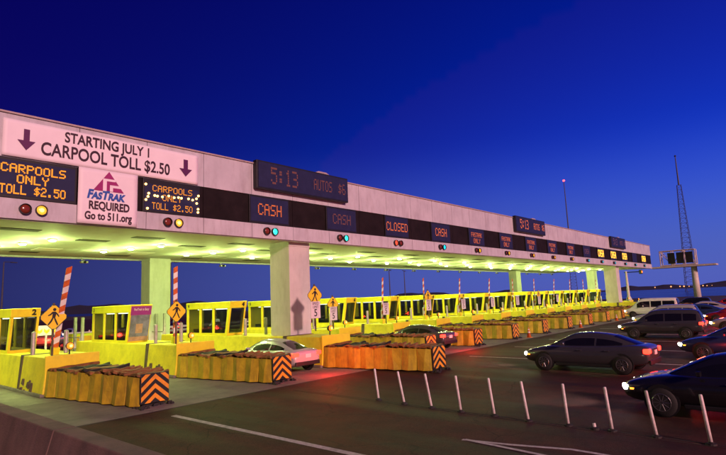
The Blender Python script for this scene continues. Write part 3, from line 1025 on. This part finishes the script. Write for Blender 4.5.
def make_beacon():
    t = thing('amber_beacon', 'x', 'beacon', (0, 0, 0), group='amber flashing beacons')
    link('stand', MB().tube((0, 0, 0), (0, 0, 0.26), 0.03).box(-0.05, 0.05, -0.05, 0.05, 0, 0.03), 'black', t)
    link('hood', MB().lathe([(0.13, 0.06), (0.14, -0.08), (0.13, -0.08), (0.12, 0.0)], (0, 0, 0.37), 'y', 16), 'black', t)
    link('lens', MB().lathe([(0.118, -0.03), (0.115, -0.10), (0.08, -0.14), (0.01, -0.16)], (0, 0, 0.37), 'y', 14), 'amber', t, smooth=True)
    link('hot_centre', MB().lathe([(0.055, -0.150), (0.04, -0.168), (0.01, -0.172)], (0, 0, 0.37), 'y', 10), 'hotcore', t)  # small glowing disc added on the lens front for a hot centre
    return t
def make_gate(length=3.4, hw=0.10):
    t = thing('barrier_arm', 'x', 'barrier arm', (0, 0, 0), group='raised striped barrier arms')
    link('cabinet', MB().box(-0.14, 0.14, -0.14, 0.14, 0, 0.34), 'yellow', t, bevel=0.02)
    n = 13
    for i in range(n):
        z0, z1 = 0.2+length*i/n, 0.2+length*(i+1)/n
        sk = 0.10
        b = MB().hexa([(-hw, -0.02, z0), (hw, -0.02, z0+sk), (hw, 0.02, z0+sk), (-hw, 0.02, z0), (-hw, -0.02, z1), (hw, -0.02, z1+sk), (hw, 0.02, z1+sk), (-hw, 0.02, z1)])
        link('stripe_segment', b, 'red' if i % 2 == 0 else 'white', t)
    return t
def make_bollard():
    t = thing('bollard', 'x', 'bollard', (0, 0, 0), group='steel bollards on the islands')
    link('pipe', MB().tube((0, 0, 0), (0, 0, 0.90), 0.085, n=14), 'steel', t)
    link('cap', MB().lathe([(0.086, 0.90), (0.07, 0.93), (0.01, 0.945)], n=14), 'steel', t)
    return t
isl_short, isl_long = make_island(11.3), make_island(15.2)
ped0, spd0, bea0, gat0, bol0 = make_ped(), make_speed(), make_beacon(), make_gate(), make_bollard()
gat1 = make_gate(2.95, 0.065)
used = set()
def put(root, loc, label, rz=0.0, rot=None):
    if root.name in used:
        o = copy_thing(root, loc, rz, label)
    else:
        used.add(root.name)
        o = root
        o.location = loc
        o.rotation_euler = (0, 0, rz)
        o['label'] = label
    if rot:
        o.rotation_euler = rot
    return o
NI = 16
booths = []
for k in range(NI):
    xc = ISL0+PITCH*k
    num = k+2
    shifted = k in (2, 13)
    yn = 18.0 if shifted else 21.9
    nth = ORD[k]
    put(isl_long if shifted else isl_short, (xc, yn, 0), 'yellow concrete island carrying the %s toll booth from the left' % nth)
    put(cush, (xc, yn, 0), 'yellow crash cushion with chevron nose, %s from the left' % nth)
    booths.append(put(booth0, (xc-0.85, 27.0 if k < 2 else (25.9 if k == 2 else 26.6), 1.375), 'yellow toll booth with dark windows, %s from the left' % nth))
    up = 0.5 if k == 2 else (0.25 if k == 5 else 0.0)
    if k in (0, 1, 2, 3, 5, 9, 12):
        put(ped0, (xc-0.42, yn+1.0, 1.39+up), 'yellow diamond sign with a walking figure, %s island from the left' % nth)
    if k in (2, 3, 5, 9):
        put(spd0, (xc-0.42, yn+0.97, 1.30+up*0.7), 'white SPEED LIMIT 5 sign under the diamond on the %s island' % nth)
    elif k in (4, 6, 7, 8, 10):
        put(spd0, (xc-0.42, yn+1.0, 1.39), 'white SPEED LIMIT 5 sign without diamond on the %s island' % nth)
    put(bea0, (xc+0.0, yn+0.45, 1.39), 'lit amber beacon on the nose of the %s island from the left' % nth)
    if k not in (2, 3):
        lean = R(20) if k == 0 else R(random.uniform(-1, 5))
        put(gat0 if k < 2 else gat1, (xc-0.15, 23.5, 1.38), 'raised red and white barrier arm on the %s island from the left' % nth, rot=(lean, 0, 0))
    put(bol0, (xc-0.62, 24.45, 1.385), 'grey steel bollard on the %s island from the left, nearer the booth' % nth)
    put(bol0, (xc+0.45, 24.0, 1.385), 'grey steel bollard on the %s island from the left, farther from the booth' % nth)
for k, bo in enumerate(booths):
    num = str(k+2)
    if k != 1:          # the poster header covers it on the second booth
        link('booth_number', text_mesh(num, 0.34, 1.0, 0.004, 0.016).copy(), 'black', bo, (BW-0.24, -0.425, 1.745), (R(12), 0, 0))
    link('booth_number', text_mesh(num, 0.26, 1.0, 0.004, 0.010).copy(), 'black', bo, (-0.036, BL-0.28, 1.745), (0, 0, R(-90)))
# poster on booth 3
pt = thing('poster', 'poster with purple header on the windscreen of the second booth', 'poster', (ISL0+PITCH-0.85, 27.0, 1.375), 0)
ang = -math.atan2(0.42, BZ3-BZ0)
pz = link('sheet', MB().box(0.05, 1.06, -0.012, 0.0, 0.10, 1.52), 'postergrey', pt, (0, -0.02, 0), (-ang*-1 if False else 0.208, 0, 0))
link('header', MB().box(0.02, 1.10, -0.020, -0.004, 1.44, 1.90), 'posterpurple', pz)
link('picture', MB().box(0.36, 0.72, -0.018, -0.013, 0.50, 0.98), 'postertan', pz)
link('footer', MB().box(0.05, 1.06, -0.017, -0.013, 0.10, 0.32), 'postertan', pz)
link('lettering', text_mesh('FasTrak is Easy', 0.17, 0.76, 0.002, 0.003).copy(), 'signwhite', pz, (0.56, -0.023, 1.73))
# attendant in booth 4
pe = thing('person', 'person in a pale shirt behind the side window of the third booth', 'person', (ISL0+2*PITCH-0.22, 27.95, 1.80), R(-55))
def skin_body(name, joints, edges, m, parent, sub=2):
    me = bpy.data.meshes.new(name)
    me.from_pydata([j[0] for j in joints], edges, [])
    me.materials.append(M[m])
    o = bpy.data.objects.new(name, me)
    COL.objects.link(o)
    o.parent = parent
    sk = o.modifiers.new('skin', 'SKIN')
    for i, j in enumerate(joints):
        me.skin_vertices[0].data[i].radius = (j[1], j[1]*(j[2] if len(j) > 2 else 1))
    me.skin_vertices[0].data[0].use_root = True
    sk.use_smooth_shade = True
    ss = o.modifiers.new('subsurf', 'SUBSURF')
    ss.levels = ss.render_levels = sub
    return o
skin_body('body', [((0, 0, 0), 0.15), ((0, 0.0, 0.25), 0.15), ((0, -0.02, 0.42), 0.16), ((0, -0.02, 0.52), 0.07), ((-0.20, -0.02, 0.44), 0.065), ((-0.25, -0.1, 0.18), 0.05), ((-0.30, -0.32, 0.12), 0.035),
                   ((0.20, -0.02, 0.44), 0.065), ((0.25, -0.08, 0.18), 0.05), ((0.12, -0.3, 0.10), 0.035)],
          [(0, 1), (1, 2), (2, 3), (2, 4), (4, 5), (5, 6), (2, 7), (7, 8), (8, 9)], 'shirt', pe)
link('head', MB().lathe([(0.02, -0.13), (0.06, -0.11), (0.085, -0.03), (0.09, 0.04), (0.075, 0.10), (0.02, 0.13)], (0, -0.03, 0.66), n=12), 'skin', pe, smooth=True, subsurf=1)
link('hair', MB().lathe([(0.098, 0.01), (0.10, 0.05), (0.085, 0.115), (0.02, 0.15)], (0, -0.015, 0.66), n=12), 'hair', pe, smooth=True)

# guard posts and hoop rail behind booths 2 and 3
for k, lab in ((0, 'behind the leftmost booth'), (1, 'between the first and second booths'), (2, 'between the second and third booths')):
    t = thing('hoop_rail', 'low metal hoop rail with two tall posts %s' % lab, 'rail', (ISL0+PITCH*k-0.45, 33.7, 0.0))
    link('post', MB().tube((0, 0, 0), (0, 0, 2.75), 0.10, n=12), 'steel', t)
    link('post', MB().tube((0, 1.1, 0), (0, 1.1, 2.75), 0.10, n=12), 'steel', t)
    link('hoop', MB().tube((-0.2, -0.2, 0), (-0.2, -0.2, 1.55), 0.03).tube((-0.2, -0.2, 1.55), (-0.2, 1.6, 1.55), 0.03).tube((-0.2, 1.6, 1.55), (-0.2, 1.6, 0), 0.03).tube((-0.2, -0.2, 0.9), (-0.2, 1.6, 0.9), 0.03), 'steel', t)
t = thing('cabinet', 'orange yellow equipment cabinet behind the hoop rail left of booth 3', 'cabinet', (ISL0+PITCH+0.3, 36.4, 0))
link('box', MB().box(-0.5, 0.9, -0.5, 0.8, 0, 1.7), 'yellow', t, bevel=0.03)
link('door', MB().box(-0.4, 0.8, -0.515, -0.502, 0.15, 1.55), 'orange', t)
t = thing('lane_board', 'small white board with yellow arrows on a post behind booth 2', 'sign', (9.75, 30.2, 0))
link('post', MB().tube((0, 0.03, 0), (0, 0.03, 2.2), 0.05), 'postpaint', t)
link('board', MB().box(-0.55, 0.55, -0.03, 0.01, 1.95, 2.45), 'signwhite', t)
for i in range(3):
    x = -0.33+0.33*i
    link('arrow', MB().poly_xz([(x-0.13, 2.14), (x, 2.03), (x+0.13, 2.14), (x+0.13, 2.30), (x, 2.19), (x-0.13, 2.30)], -0.036, 0.004), 'signyellow', t)
# ================================================================= DELINEATORS, CONES
dl = [((378.7, 400), (374.3, 369)), ((404.4, 404), (398, 370.8)), ((431.7, 408), (424.5, 373)), ((461, 412), (455, 375.5)), ((494.5, 416), (488, 378)),
      ((528.6, 421.5), (521, 381)), ((568.5, 426), (562.5, 385.2)), ((612.5, 431.5), (605, 388.5)), ((657, 437.5), (646.5, 393)), ((711.6, 445), (700.6, 397.5))]
tubem = MB().lathe([(0.036, 0.03), (0.034, 0.5), (0.033, 0.90), (0.028, 0.93), (0.005, 0.935)], n=12).mesh('tube')
basem = MB().lathe([(0.10, 0.0), (0.095, 0.03), (0.05, 0.045), (0.045, 0.06)], n=12).mesh('base')
for i, (bp_, tp_) in enumerate(dl):
    g = on_z(*bp_, -0.012)
    d = ray(*tp_)
    tpos = Vector((0, 0, CAMH))+d*((g.x-0.0)/d.x)
    lean = math.atan2(tpos.y-g.y, 0.9)
    t = thing('lane_delineator', 'slim pinkish white flexible post, %s from the left in the roadside row' % ORD[i], 'lane post', g, group='flexible posts along the lane edge')
    o = link('tube', tubem, 'postpaint', t, (0, 0, 0), (-lean, R(random.uniform(-1.5, 1.5)), 0), smooth=True)
    link('base', basem, 'rubber', t, (0, 0, 0))
t = thing('post_stub', 'broken stub of a missing post between the seventh and eighth posts', 'post stub', on_z(595, 429.5, -0.012))
link('base', MB().lathe([(0.10, 0), (0.10, 0.04), (0.05, 0.06)], n=12), 'rubber', t)
link('stump', MB().tube((0, 0, 0.04), (0.01, 0.015, 0.13), 0.036), 'postpaint', t)
def cone(x, y, label):
    t = thing('traffic_cone', label, 'cone', (x, y, -0.008), group='traffic cones')
    link('foot', MB().box(-0.19, 0.19, -0.19, 0.19, 0, 0.03), 'orange', t)
    link('cone_body', MB().lathe([(0.15, 0.03), (0.025, 0.71), (0.02, 0.72)], n=14), 'red', t, smooth=True)
    for z0, z1 in ((0.32, 0.42), (0.52, 0.60)):
        r = lambda z: 0.15-0.125*(z-0.03)/0.68+0.003
        link('collar', MB().lathe([(r(z0), z0), (r(z1), z1)], n=14), 'white', t, smooth=True)
for k, q in ((5, 'nearest'), (7, 'middle'), (9, 'farthest')):
    cone(ISL0+PITCH*k+1.5, 15.9, 'orange and white traffic cone beside a chevron nose, %s of the three cones' % q)

# ================================================================= VEHICLES
def car_meshes(kind):
    if kind == 'sedan':
        low = [(-2.36, .50, .84, .66), (-2.31, .36, 1.00, .80), (-1.85, .26, 1.05, .87), (-1.4, .22, 1.02, .89), (-0.6, .21, .99, .90), (0.4, .21, .98, .90), (1.15, .22, .97, .89), (1.5, .23, .93, .88), (1.95, .26, .85, .85), (2.28, .32, .74, .76), (2.38, .42, .62, .60)]
        sil = [(-2.08, 1.00), (-1.62, 1.17), (-1.10, 1.36), (-0.55, 1.445), (0.0, 1.46), (0.38, 1.415), (0.85, 1.22), (1.40, .955)]
        zb, wb, tum, cuts, ws, rw = .93, .865, .52, [(-1.42, -.52), (-.44, .70)], (.40, 1.30), (-1.98, -1.12)
    elif kind == 'suv':
        low = [(-2.32, .50, .95, .70), (-2.28, .40, 1.08, .84), (-1.75, .32, 1.10, .90), (-0.9, .30, 1.08, .92), (0.3, .30, 1.06, .92), (1.1, .30, 1.05, .91), (1.8, .33, .98, .89), (2.22, .38, .86, .82), (2.34, .48, .72, .66)]
        sil = [(-2.26, 1.09), (-2.20, 1.38), (-2.02, 1.66), (-1.4, 1.735), (-0.2, 1.745), (0.35, 1.68), (0.85, 1.40), (1.32, 1.04)]
        zb, wb, tum, cuts, ws, rw = 1.03, .89, .34, [(-1.98, -1.32), (-1.24, -.36), (-.28, .72)], (.38, 1.24), (-2.25, -2.06)
    else:
        low = [(-2.62, .50, 1.10, .84), (-2.58, .40, 1.22, .93), (-1.9, .34, 1.22, .95), (-0.9, .32, 1.20, .95), (0.5, .32, 1.20, .95), (1.5, .32, 1.15, .94), (2.1, .35, 1.00, .92), (2.52, .40, .90, .86), (2.62, .5, .76, .72)]
        sil = [(-2.57, 1.22), (-2.53, 1.70), (-2.42, 2.0), (-1.8, 2.07), (0.4, 2.06), (0.95, 1.97), (1.45, 1.58), (1.95, 1.10)]
        zb, wb, tum, cuts, ws, rw = 1.12, .93, .16, [(-2.30, -1.2), (-1.1, -.1), (.0, 1.25)], (.98, 1.85), (-2.56, -2.45)
    out = {}
    b = MB()
    vs, fs = [], []
    n = 12
    for y, zb, zt, hw in low:
        half = [(hw*.80, zb), (hw*.97, zb+.10), (hw, zb+(zt-zb)*.45), (hw*.985, zb+(zt-zb)*.72), (hw*.92, zt-.03), (hw*.70, zt+.012)]
        vs += [(x, y, z) for x, z in half]+[(-x, y, z) for x, z in reversed(half)]
    for i in range(len(low)-1):
        for k in range(n):
            fs.append((i*n+k, i*n+(k+1) % n, (i+1)*n+(k+1) % n, (i+1)*n+k))
    fs += [tuple(range(n-1, -1, -1)), tuple(range((len(low)-1)*n, len(low)*n))]
    out['body'] = b.add(vs, fs).mesh('body')
    # cabin: a smooth shell swept along its silhouette; the panes are cut from the same surface and sit just proud of it
    def zt_at(y):
        for (ya, za), (yb, zb_) in zip(sil[:-1], sil[1:]):
            if ya <= y <= yb:
                k = sil.index((ya, za))
                p0, p3 = sil[max(0, k-1)], sil[min(len(sil)-1, k+2)]
                t = (y-ya)/(yb-ya)
                m0 = (zb_-p0[1])/(yb-p0[0])*(yb-ya) if k > 0 else (zb_-za)
                m1 = (p3[1]-za)/(p3[0]-ya)*(yb-ya) if k+2 < len(sil) else (zb_-za)
                return (2*t**3-3*t*t+1)*za+(t**3-2*t*t+t)*m0+(-2*t**3+3*t*t)*zb_+(t**3-t*t)*m1
        return sil[-1][1]
    ylo, yhi = sil[0][0], sil[-1][0]
    def srf(y, v):        # v -1..1 across: |v|<.5 is the top, outside it the sides
        h = max(0.015, zt_at(y)-zb)
        wl_ = wb*(1-0.10*max(0, (y-0.6)/(yhi-0.6))**2-0.12*max(0, (-0.8-y)/(-0.8-ylo))**2)
        sd = 1 if v >= 0 else -1
        a = abs(v)
        if a >= 0.5:
            t = (1-a)/0.5
            hh = h*(0.88*t)
            return Vector((sd*(wl_-tum*hh*(0.55+0.45*t)), y, zb+hh))
        t = a/0.5
        xe = wl_-tum*h*0.88
        return Vector((sd*xe*(1-(1-t)**1.0)*1.0, y, zb+h*(0.88+0.12*math.sqrt(max(0, 1-t**2.6)))))
    def sheet_m(nm, y0_, y1_, v0_, v1_, off, ny=14, nv=10):
        vs, fs = [], []
        for i in range(ny+1):
            for j in range(nv+1):
                y, v = y0_+(y1_-y0_)*i/ny, v0_+(v1_-v0_)*j/nv
                p = srf(y, v)
                if off:
                    e = 0.01
                    du = srf(min(yhi, y+e), v)-srf(max(ylo, y-e), v)
                    dv = srf(y, min(1, v+e))-srf(y, max(-1, v-e))
                    nr = du.cross(dv)
                    if nr.length > 1e-9:
                        nr.normalize()
                        if nr.dot(p-Vector((0, y, zb-0.2))) < 0:
                            nr = -nr
                        p = p+nr*off
                vs.append(p)
        for i in range(ny):
            for j in range(nv):
                a = i*(nv+1)+j
                fs.append((a, a+1, a+nv+2, a+nv+1))
        return MB().add(vs, fs).mesh(nm)
    out['cabin'] = sheet_m('cabin', ylo, yhi, -1, 1, 0, 30, 28)
    out['windscreen'] = sheet_m('windscreen', ws[0], ws[1], -.45, .45, .007)
    out['rear_window'] = sheet_m('rear_window', rw[0], rw[1], -.43, .43, .007)
    sw = []
    for sd in (-1, 1):
        for u0, u1 in cuts:
            sw.append(sheet_m('side_window', u0, u1, sd*.92, sd*.55, .007, 12, 6))
    out['side'] = sw
    rear = low[1]
    out['dim'] = (low[0][0], low[-1][0], rear, low)
    return out
_cars = {}
tyre_m = MB().lathe([(.20, -.10), (.31, -.10), (.335, -.06), (.335, .06), (.31, .10), (.20, .10)], axis='x', n=22).mesh('tyre')
def rim_mesh():
    b = MB().lathe([(.205, -.06), (.20, .06)], axis='x', n=18)
    for sx in (-1, 1):
        for i in range(18):
            a0, a1 = math.pi*2*i/18, math.pi*2*(i+1)/18
            b.tube((sx*.095, .20*math.cos(a0), .20*math.sin(a0)), (sx*.095, .20*math.cos(a1), .20*math.sin(a1)), .014, n=5, cap=False)
        b.tube((sx*.06, 0, 0), (sx*.10, 0, 0), .05, .035, 10)
        for i in range(10):
            t = math.pi*2*i/10
            b.tube((sx*.09, .03*math.cos(t), .03*math.sin(t)), (sx*.092, .20*math.cos(t), .20*math.sin(t)), .017, .013, 5, cap=False)
    return b.mesh('rim')
rim_m = rim_mesh()
well_shade_m = MB().lathe([(.385, -.05), (.385, .05)], axis='x', n=22).mesh('wheel_well_shade')  # flat black disc drawn as the shade inside an uncut wheel well
def make_car(name, kind, paint, loc, rz, label, cat, tail=True, head=True):
    if kind not in _cars:
        _cars[kind] = car_meshes(kind)
    cm = _cars[kind]
    t = thing(name, label, cat, loc, rz, 'vehicles on the plaza')
    def part(n_, me, m, **kw):
        me2 = me if len(me.materials) == 0 else me.copy()
        me2.materials.clear()
        return link(n_, me2, m, t, **kw)
    part('body', cm['body'], paint, smooth=True, subsurf=2)
    part('cabin', cm['cabin'], paint, smooth=True)
    part('windscreen', cm['windscreen'], 'darkglass', smooth=True)
    part('rear_window', cm['rear_window'], 'darkglass', smooth=True)
    for m_ in cm['side']:
        part('side_window', m_, 'darkglass', smooth=True)
    y0, y1, rear, low = cm['dim']
    hw = low[3][3]
    zr = 0.335
    for yy in (y0+0.92, y1-0.92):
        for sd in (-1, 1):
            link('wheel_well_shade', well_shade_m, 'black', t, (sd*(hw-0.06), yy, zr+0.03))  # black disc painted in for the shaded hollow around the wheel
            wh = link('wheel', tyre_m, 'tyre', t, (sd*(hw-0.075), yy, zr), smooth=True)
            link('rim', rim_m, 'rim', wh, smooth=False)
    zt = low[1][2]
    for sd in (-1, 1):
        b = MB().box(-.16, .16, -.11, .11, -.085, .085)
        link('taillight', b, 'tail' if tail else 'red', t, (sd*(rear[3]-.13), y0+.10, zt-.17), bevel=0.04)
        b = MB().box(-.15, .15, -.06, .06, -.06, .06)
        link('headlight', b, 'head' if head else 'white', t, (sd*(low[-1][3]+.02), y1-.085, low[-1][2]+.0), (0, 0, -sd*0.35), bevel=0.03)
        b = MB().box(-.01, .01, -.05, .05, -.02, .02)
        link('side_marker', b, 'marker', t, (sd*(low[-2][3]+.035), y1-.28, .60))
        link('mirror', MB().box(-.09, .09, -.05, .05, -.06, .06), paint, t, (sd*(hw+.06), 0.62, low[4][2]+.06), bevel=0.02)
    for sd in (-1, 1):
        for yy in (0.05, -0.95):
            link('door_handle', MB().box(-.015, .015, -.09, .09, -.015, .015), 'rim', t, (sd*(hw+.002), yy, low[4][2]-.16), bevel=0.008)
        link('sill', MB().box(-.03, .03, -1.05, 1.0, -.05, .05), 'black', t, (sd*(hw-.03), 0, low[4][1]+.07), bevel=0.02)
    link('bumper', MB().box(-rear[3]*.9, rear[3]*.9, -.04, .04, -.09, .09), 'black', t, (0, y0+.03, .44), bevel=0.03)
    for nm_, en, cl_, lc_, ty in (('taillight_glow', 160, (1, .03, .015), (0, y0-1.3, .85), 'POINT'), ('headlight_beam', 300, (1, .93, .82), (0, y1+.05, .66), 'SPOT')):
        if (ty == 'POINT' and not tail) or (ty == 'SPOT' and not head):
            continue
        ld_ = bpy.data.lights.new(nm_, ty)
        ld_.energy = en
        ld_.color = cl_
        ld_.shadow_soft_size = 0.15
        lo_ = bpy.data.objects.new(nm_, ld_)
        COL.objects.link(lo_)
        lo_.parent = t
        lo_.location = lc_
        if ty == 'SPOT':
            ld_.spot_size = R(75)
            ld_.spot_blend = 0.8
            lo_.rotation_euler = (R(82), 0, 0)
    link('number_plate', MB().box(-.16, .16, -.01, .01, -.08, .08), 'signwhite', t, (0, y0-.012, zt-.24))
    return t
N_ = 'heading for the booths'
RZ = 0.0
lc = lambda k: LANE0+PITCH*k
make_car('sedan', 'sedan', 'paint_black', (15.15, 1.75, -0.012), 0, 'black sedan half out of the right edge behind the flexible posts', 'car')
make_car('sedan', 'sedan', 'paint_silver', (15.85, 19.6, 0.0), R(1), 'silver sedan behind the second crash cushion, beside the big canopy column', 'car')
make_car('sedan', 'sedan', 'paint_grey', (21.5, 7.2, -0.012), R(-1), 'dark grey sedan in mid road upstream of the near cushions, taillights lit', 'car')
make_car('sedan', 'sedan', 'paint_blue', (26.7, 2.6, -0.012), 0, 'dark blue sedan at the right edge beyond the black sedan', 'car')
make_car('sedan', 'sedan', 'paint_grey', (26.6, 19.0, 0.0), 0, 'grey sedan between the crash cushions of booths 5 and 6', 'car')
make_car('suv', 'suv', 'paint_grey', (36.9, 7.8, -0.012), 0, 'grey tall car in the middle distance, left of the small silver sedan', 'car')
make_car('sedan', 'sedan', 'paint_silver', (42.4, 3.6, -0.012), 0, 'silver sedan near the right edge in the middle distance', 'car')
make_car('van', 'van', 'paint_white', (62.8, 14.0, -0.012), 0, 'white van just right of the last visible cushions', 'van')
make_car('sedan', 'sedan', 'paint_blue', (57.6, 9.2, -0.012), 0, 'small dark blue sedan overlapping the white van', 'car')
make_car('sedan', 'sedan', 'paint_silver', (68.0, 10.0, -0.012), 0, 'small silver sedan right of the white van', 'car')
make_car('suv', 'suv', 'paint_black', (78.6, 13.0, -0.012), 0, 'small black tall car left of the far sign pole foot', 'car')
make_car('sedan', 'sedan', 'paint_red', (83.8, 9.5, -0.012), 0, 'small red sedan right below the far sign pole', 'car')
make_car('sedan', 'sedan', 'paint_grey', (73.2, 6.5, -0.012), 0, 'small grey sedan near the right edge far across the plaza', 'car')
make_car('suv', 'suv', 'paint_silver', (47.3, 9.6, -0.012), 0, 'silver tall car between the grey tall car and the white van', 'car')
make_car('sedan', 'sedan', 'paint_red', (52.4, 5.4, -0.012), 0, 'dark red sedan at the right in the middle distance', 'car')
# traffic beyond the booths, seen between them
bgcars = [(9.5, 58, 'sedan', 'paint_red'), (15.5, 64, 'suv', 'paint_grey'), (22, 61, 'sedan', 'paint_silver'), (28.5, 68, 'van', 'paint_white'), (35, 63, 'sedan', 'paint_black'), (19, 74, 'sedan', 'paint_blue'), (40, 72, 'suv', 'paint_red'), (50, 66, 'sedan', 'paint_silver'), (4.5, 53.0, 'sedan', 'paint_grey'), (12.2, 52.5, 'sedan', 'paint_black'), (17.6, 53.2, 'suv', 'paint_silver'), (25.0, 52.6, 'sedan', 'paint_red')]
order = sorted(range(len(bgcars)), key=lambda i: bgcars[i][0]/bgcars[i][1])
for i, (x, y, kd, pc) in enumerate(bgcars):
    make_car({'sedan': 'sedan', 'suv': 'suv', 'van': 'van'}[kd], kd, pc, (x, y, -0.012), R(-30), 'distant %s vehicle leaving beyond the booths, %s from the left there' % (pc.split('_')[1], ORD[order.index(i)]), 'van' if kd == 'van' else 'car')
# guard rail across the background
gr = thing('guard_rail', 'pale guard rail with posts lit red behind the booths', 'guard rail', (0, 56, -0.012))
for zz in (0.55, 0.95):
    link('rail', MB().box(-8, 60, -0.05, 0.05, zz, zz+0.22), 'white', gr)
for i in range(35):
    link('post', MB().box(-8+2*i-0.05, -8+2*i+0.05, 0.055, 0.15, 0, 1.3), 'white', gr)

# ================================================================= FAR STRUCTURES
def light_pole(px, py_top, dist, label, double=True):
    p = at_dist(px, py_top, dist)
    t = thing('light_pole', label, 'light pole', (p.x, p.y, -0.03), 0.5, group='tall light poles beyond the booths')
    h = p.z+0.03
    link('shaft', MB().tube((0, 0, 0), (0, 0, h), 0.22, 0.10, 8), 'tower', t)
    link('arm', MB().tube((-2.2 if double else 0, 0, h), (2.2, 0, h+0.1), 0.07), 'tower', t)
    for sx in ((-1, 1) if double else (1,)):
        link('lamp_head', MB().box(sx*2.2-0.6, sx*2.2+0.6, -0.2, 0.2, h-0.05, h+0.12), 'tower', t)
light_pole(4, 262, 120, 'thin light pole at the far left edge of the sky', False)
light_pole(389, 270, 150, 'double armed light pole over the booths, left of a pair')
light_pole(404, 271, 165, 'double armed light pole over the booths, right of a pair')
light_pole(171, 262, 140, 'thin light pole beside the back column by booth 3', False)
light_pole(516, 270, 190, 'thin light pole over the booths before the far column', True)
# lattice towers
def lattice(px_t, py_t, px_b, py_b, dist, wbase, wtop, label, red=False, solid_frac=0.0, nseg=22):
    pt_, pb_ = at_dist(px_t, py_t, dist), at_dist(px_b, py_b, dist)
    h = pt_.z
    t = thing('lattice_tower', label, 'tower', (pb_.x, pb_.y, -0.03), 0.3, group='lattice towers on the far shore')
    zl = h*(0.78 if not red else 0.55)
    def wd(z):
        return wbase+(wtop-wbase)*min(1, z/zl)
    for sx in (-1, 1):
        for sy in (-1, 1):
            link('leg', MB().tube((sx*wbase/2, sy*wbase/2, 0), (sx*wtop/2, sy*wtop/2, zl), wbase*0.022, wbase*0.018, 6), 'tower', t)
    b = MB()
    for i in range(nseg):
        z0, z1 = zl*i/nseg, zl*(i+1)/nseg
        a, c = wd(z0)/2, wd(z1)/2
        r = wbase*0.010
        for p_, q_ in (((-a, -a), (c, -c)), ((a, -a), (c, c)), ((a, a), (-c, c)), ((-a, a), (-c, -c))):
            b.tube((p_[0], p_[1], z0), (q_[0], q_[1], z1), r, n=4, cap=False)
        for p_, q_ in (((-c, -c), (c, -c)), ((c, -c), (c, c)), ((c, c), (-c, c)), ((-c, c), (-c, -c))):
            b.tube((p_[0], p_[1], z1), (q_[0], q_[1], z1), r, n=4, cap=False)
    link('bracing', b, 'tower', t)
    link('mast', MB().tube((0, 0, zl), (0, 0, h), wtop*0.22, wtop*0.12, 8), 'tower', t)
    if red:
        link('beacon', MB().lathe([(.05, -.6), (.55, -.3), (.7, 0), (.55, .35), (.05, .6)], (0, 0, h+0.4), n=12), 'beacon_red', t, smooth=True)
    else:
        link('finial', MB().lathe([(.05, -.8), (.8, 0), (.05, .8)], (0, 0, h), n=10), 'tower', t)
lattice(671.7, 156.5, 692.5, 291, 420, 7.2, 2.4, 'tall dark lattice tower behind the overhead sign frame')
lattice(561.6, 181.5, 575, 296, 320, 3.6, 1.6, 'slim mast with a red light above the middle of the canopy', red=True)
# overhead sign frame
SX = 112.0
base = on_z(698, 301.5, 0)
sc_ = 112.0
pb = at_dist(698, 298, sc_*1.02)
bx, by = pb.x, pb.y
t = thing('overhead_sign', 'overhead sign frame with three dark panels on a tapered pole beyond the canopy end', 'overhead sign', (bx, by, -0.03), 0)
link('pole', MB().tube((0, 0, 0), (0, 0, 7.0), 0.62, 0.48, 14), 'trusspaint', t, smooth=True)
link('catwalk', MB().box(-1.2, 1.6, -3.6, 7.0, 6.85, 7.15), 'trusspaint', t)
b = MB()
fx = [(-0.9, 0.2), (0.9, 0.2)]
for x in (-0.9, 0.9):
    for z in (7.3, 10.0):
        b.tube((x, -0.5, z), (x, 5.2, z), 0.10, n=6)
    for y in (-0.5, 1.4, 3.3, 5.2):
        b.tube((x, y, 7.15), (x, y, 10.0), 0.09, n=6)
    for ya, yb2 in ((-0.5, 1.4), (3.3, 1.4), (3.3, 5.2)):
        b.tube((x, ya, 7.3), (x, yb2, 10.0), 0.07, n=6)
for y in (-0.5, 1.4, 3.3, 5.2):
    for z in (7.3, 10.0):
        b.tube((-0.9, y, z), (0.9, y, z), 0.09, n=6)
    b.tube((-0.9, y, 7.3), (0.9, y, 10.0), 0.06, n=6)
link('truss', b, 'trusspaint', t)
for y in (-0.2, 1.25, 2.7):
    link('sign_panel', MB().box(-1.05, -0.98, y, y+1.2, 7.55, 9.6), 'black', t, bevel=0.02)
# signal pole at the canopy end
pb = at_dist(629, 299, 103)
t = thing('signal_pole', 'tapered signal pole with a short arm and amber lamp past the canopy end', 'signal pole', (pb.x, pb.y, -0.03), 0)
link('pole', MB().tube((0, 0, 0), (0, 0, 6.3), 0.30, 0.16, 10), 'trusspaint', t)
link('foot', MB().lathe([(0.55, 0), (0.5, 1.4), (0.3, 1.9)], n=10), 'concrete', t)
link('arm', MB().tube((0, 0.3, 6.1), (0, -2.3, 6.1), 0.08), 'black', t)
link('signal_head', MB().box(-0.2, 0.2, -2.6, -2.1, 5.7, 6.4), 'black', t, bevel=0.03)
link('lens', MB().lathe([(0.2, 0), (0.17, -0.10), (0.02, -0.14)], (-0.2, -2.55, 6.05), 'y', 12), 'amber', t)
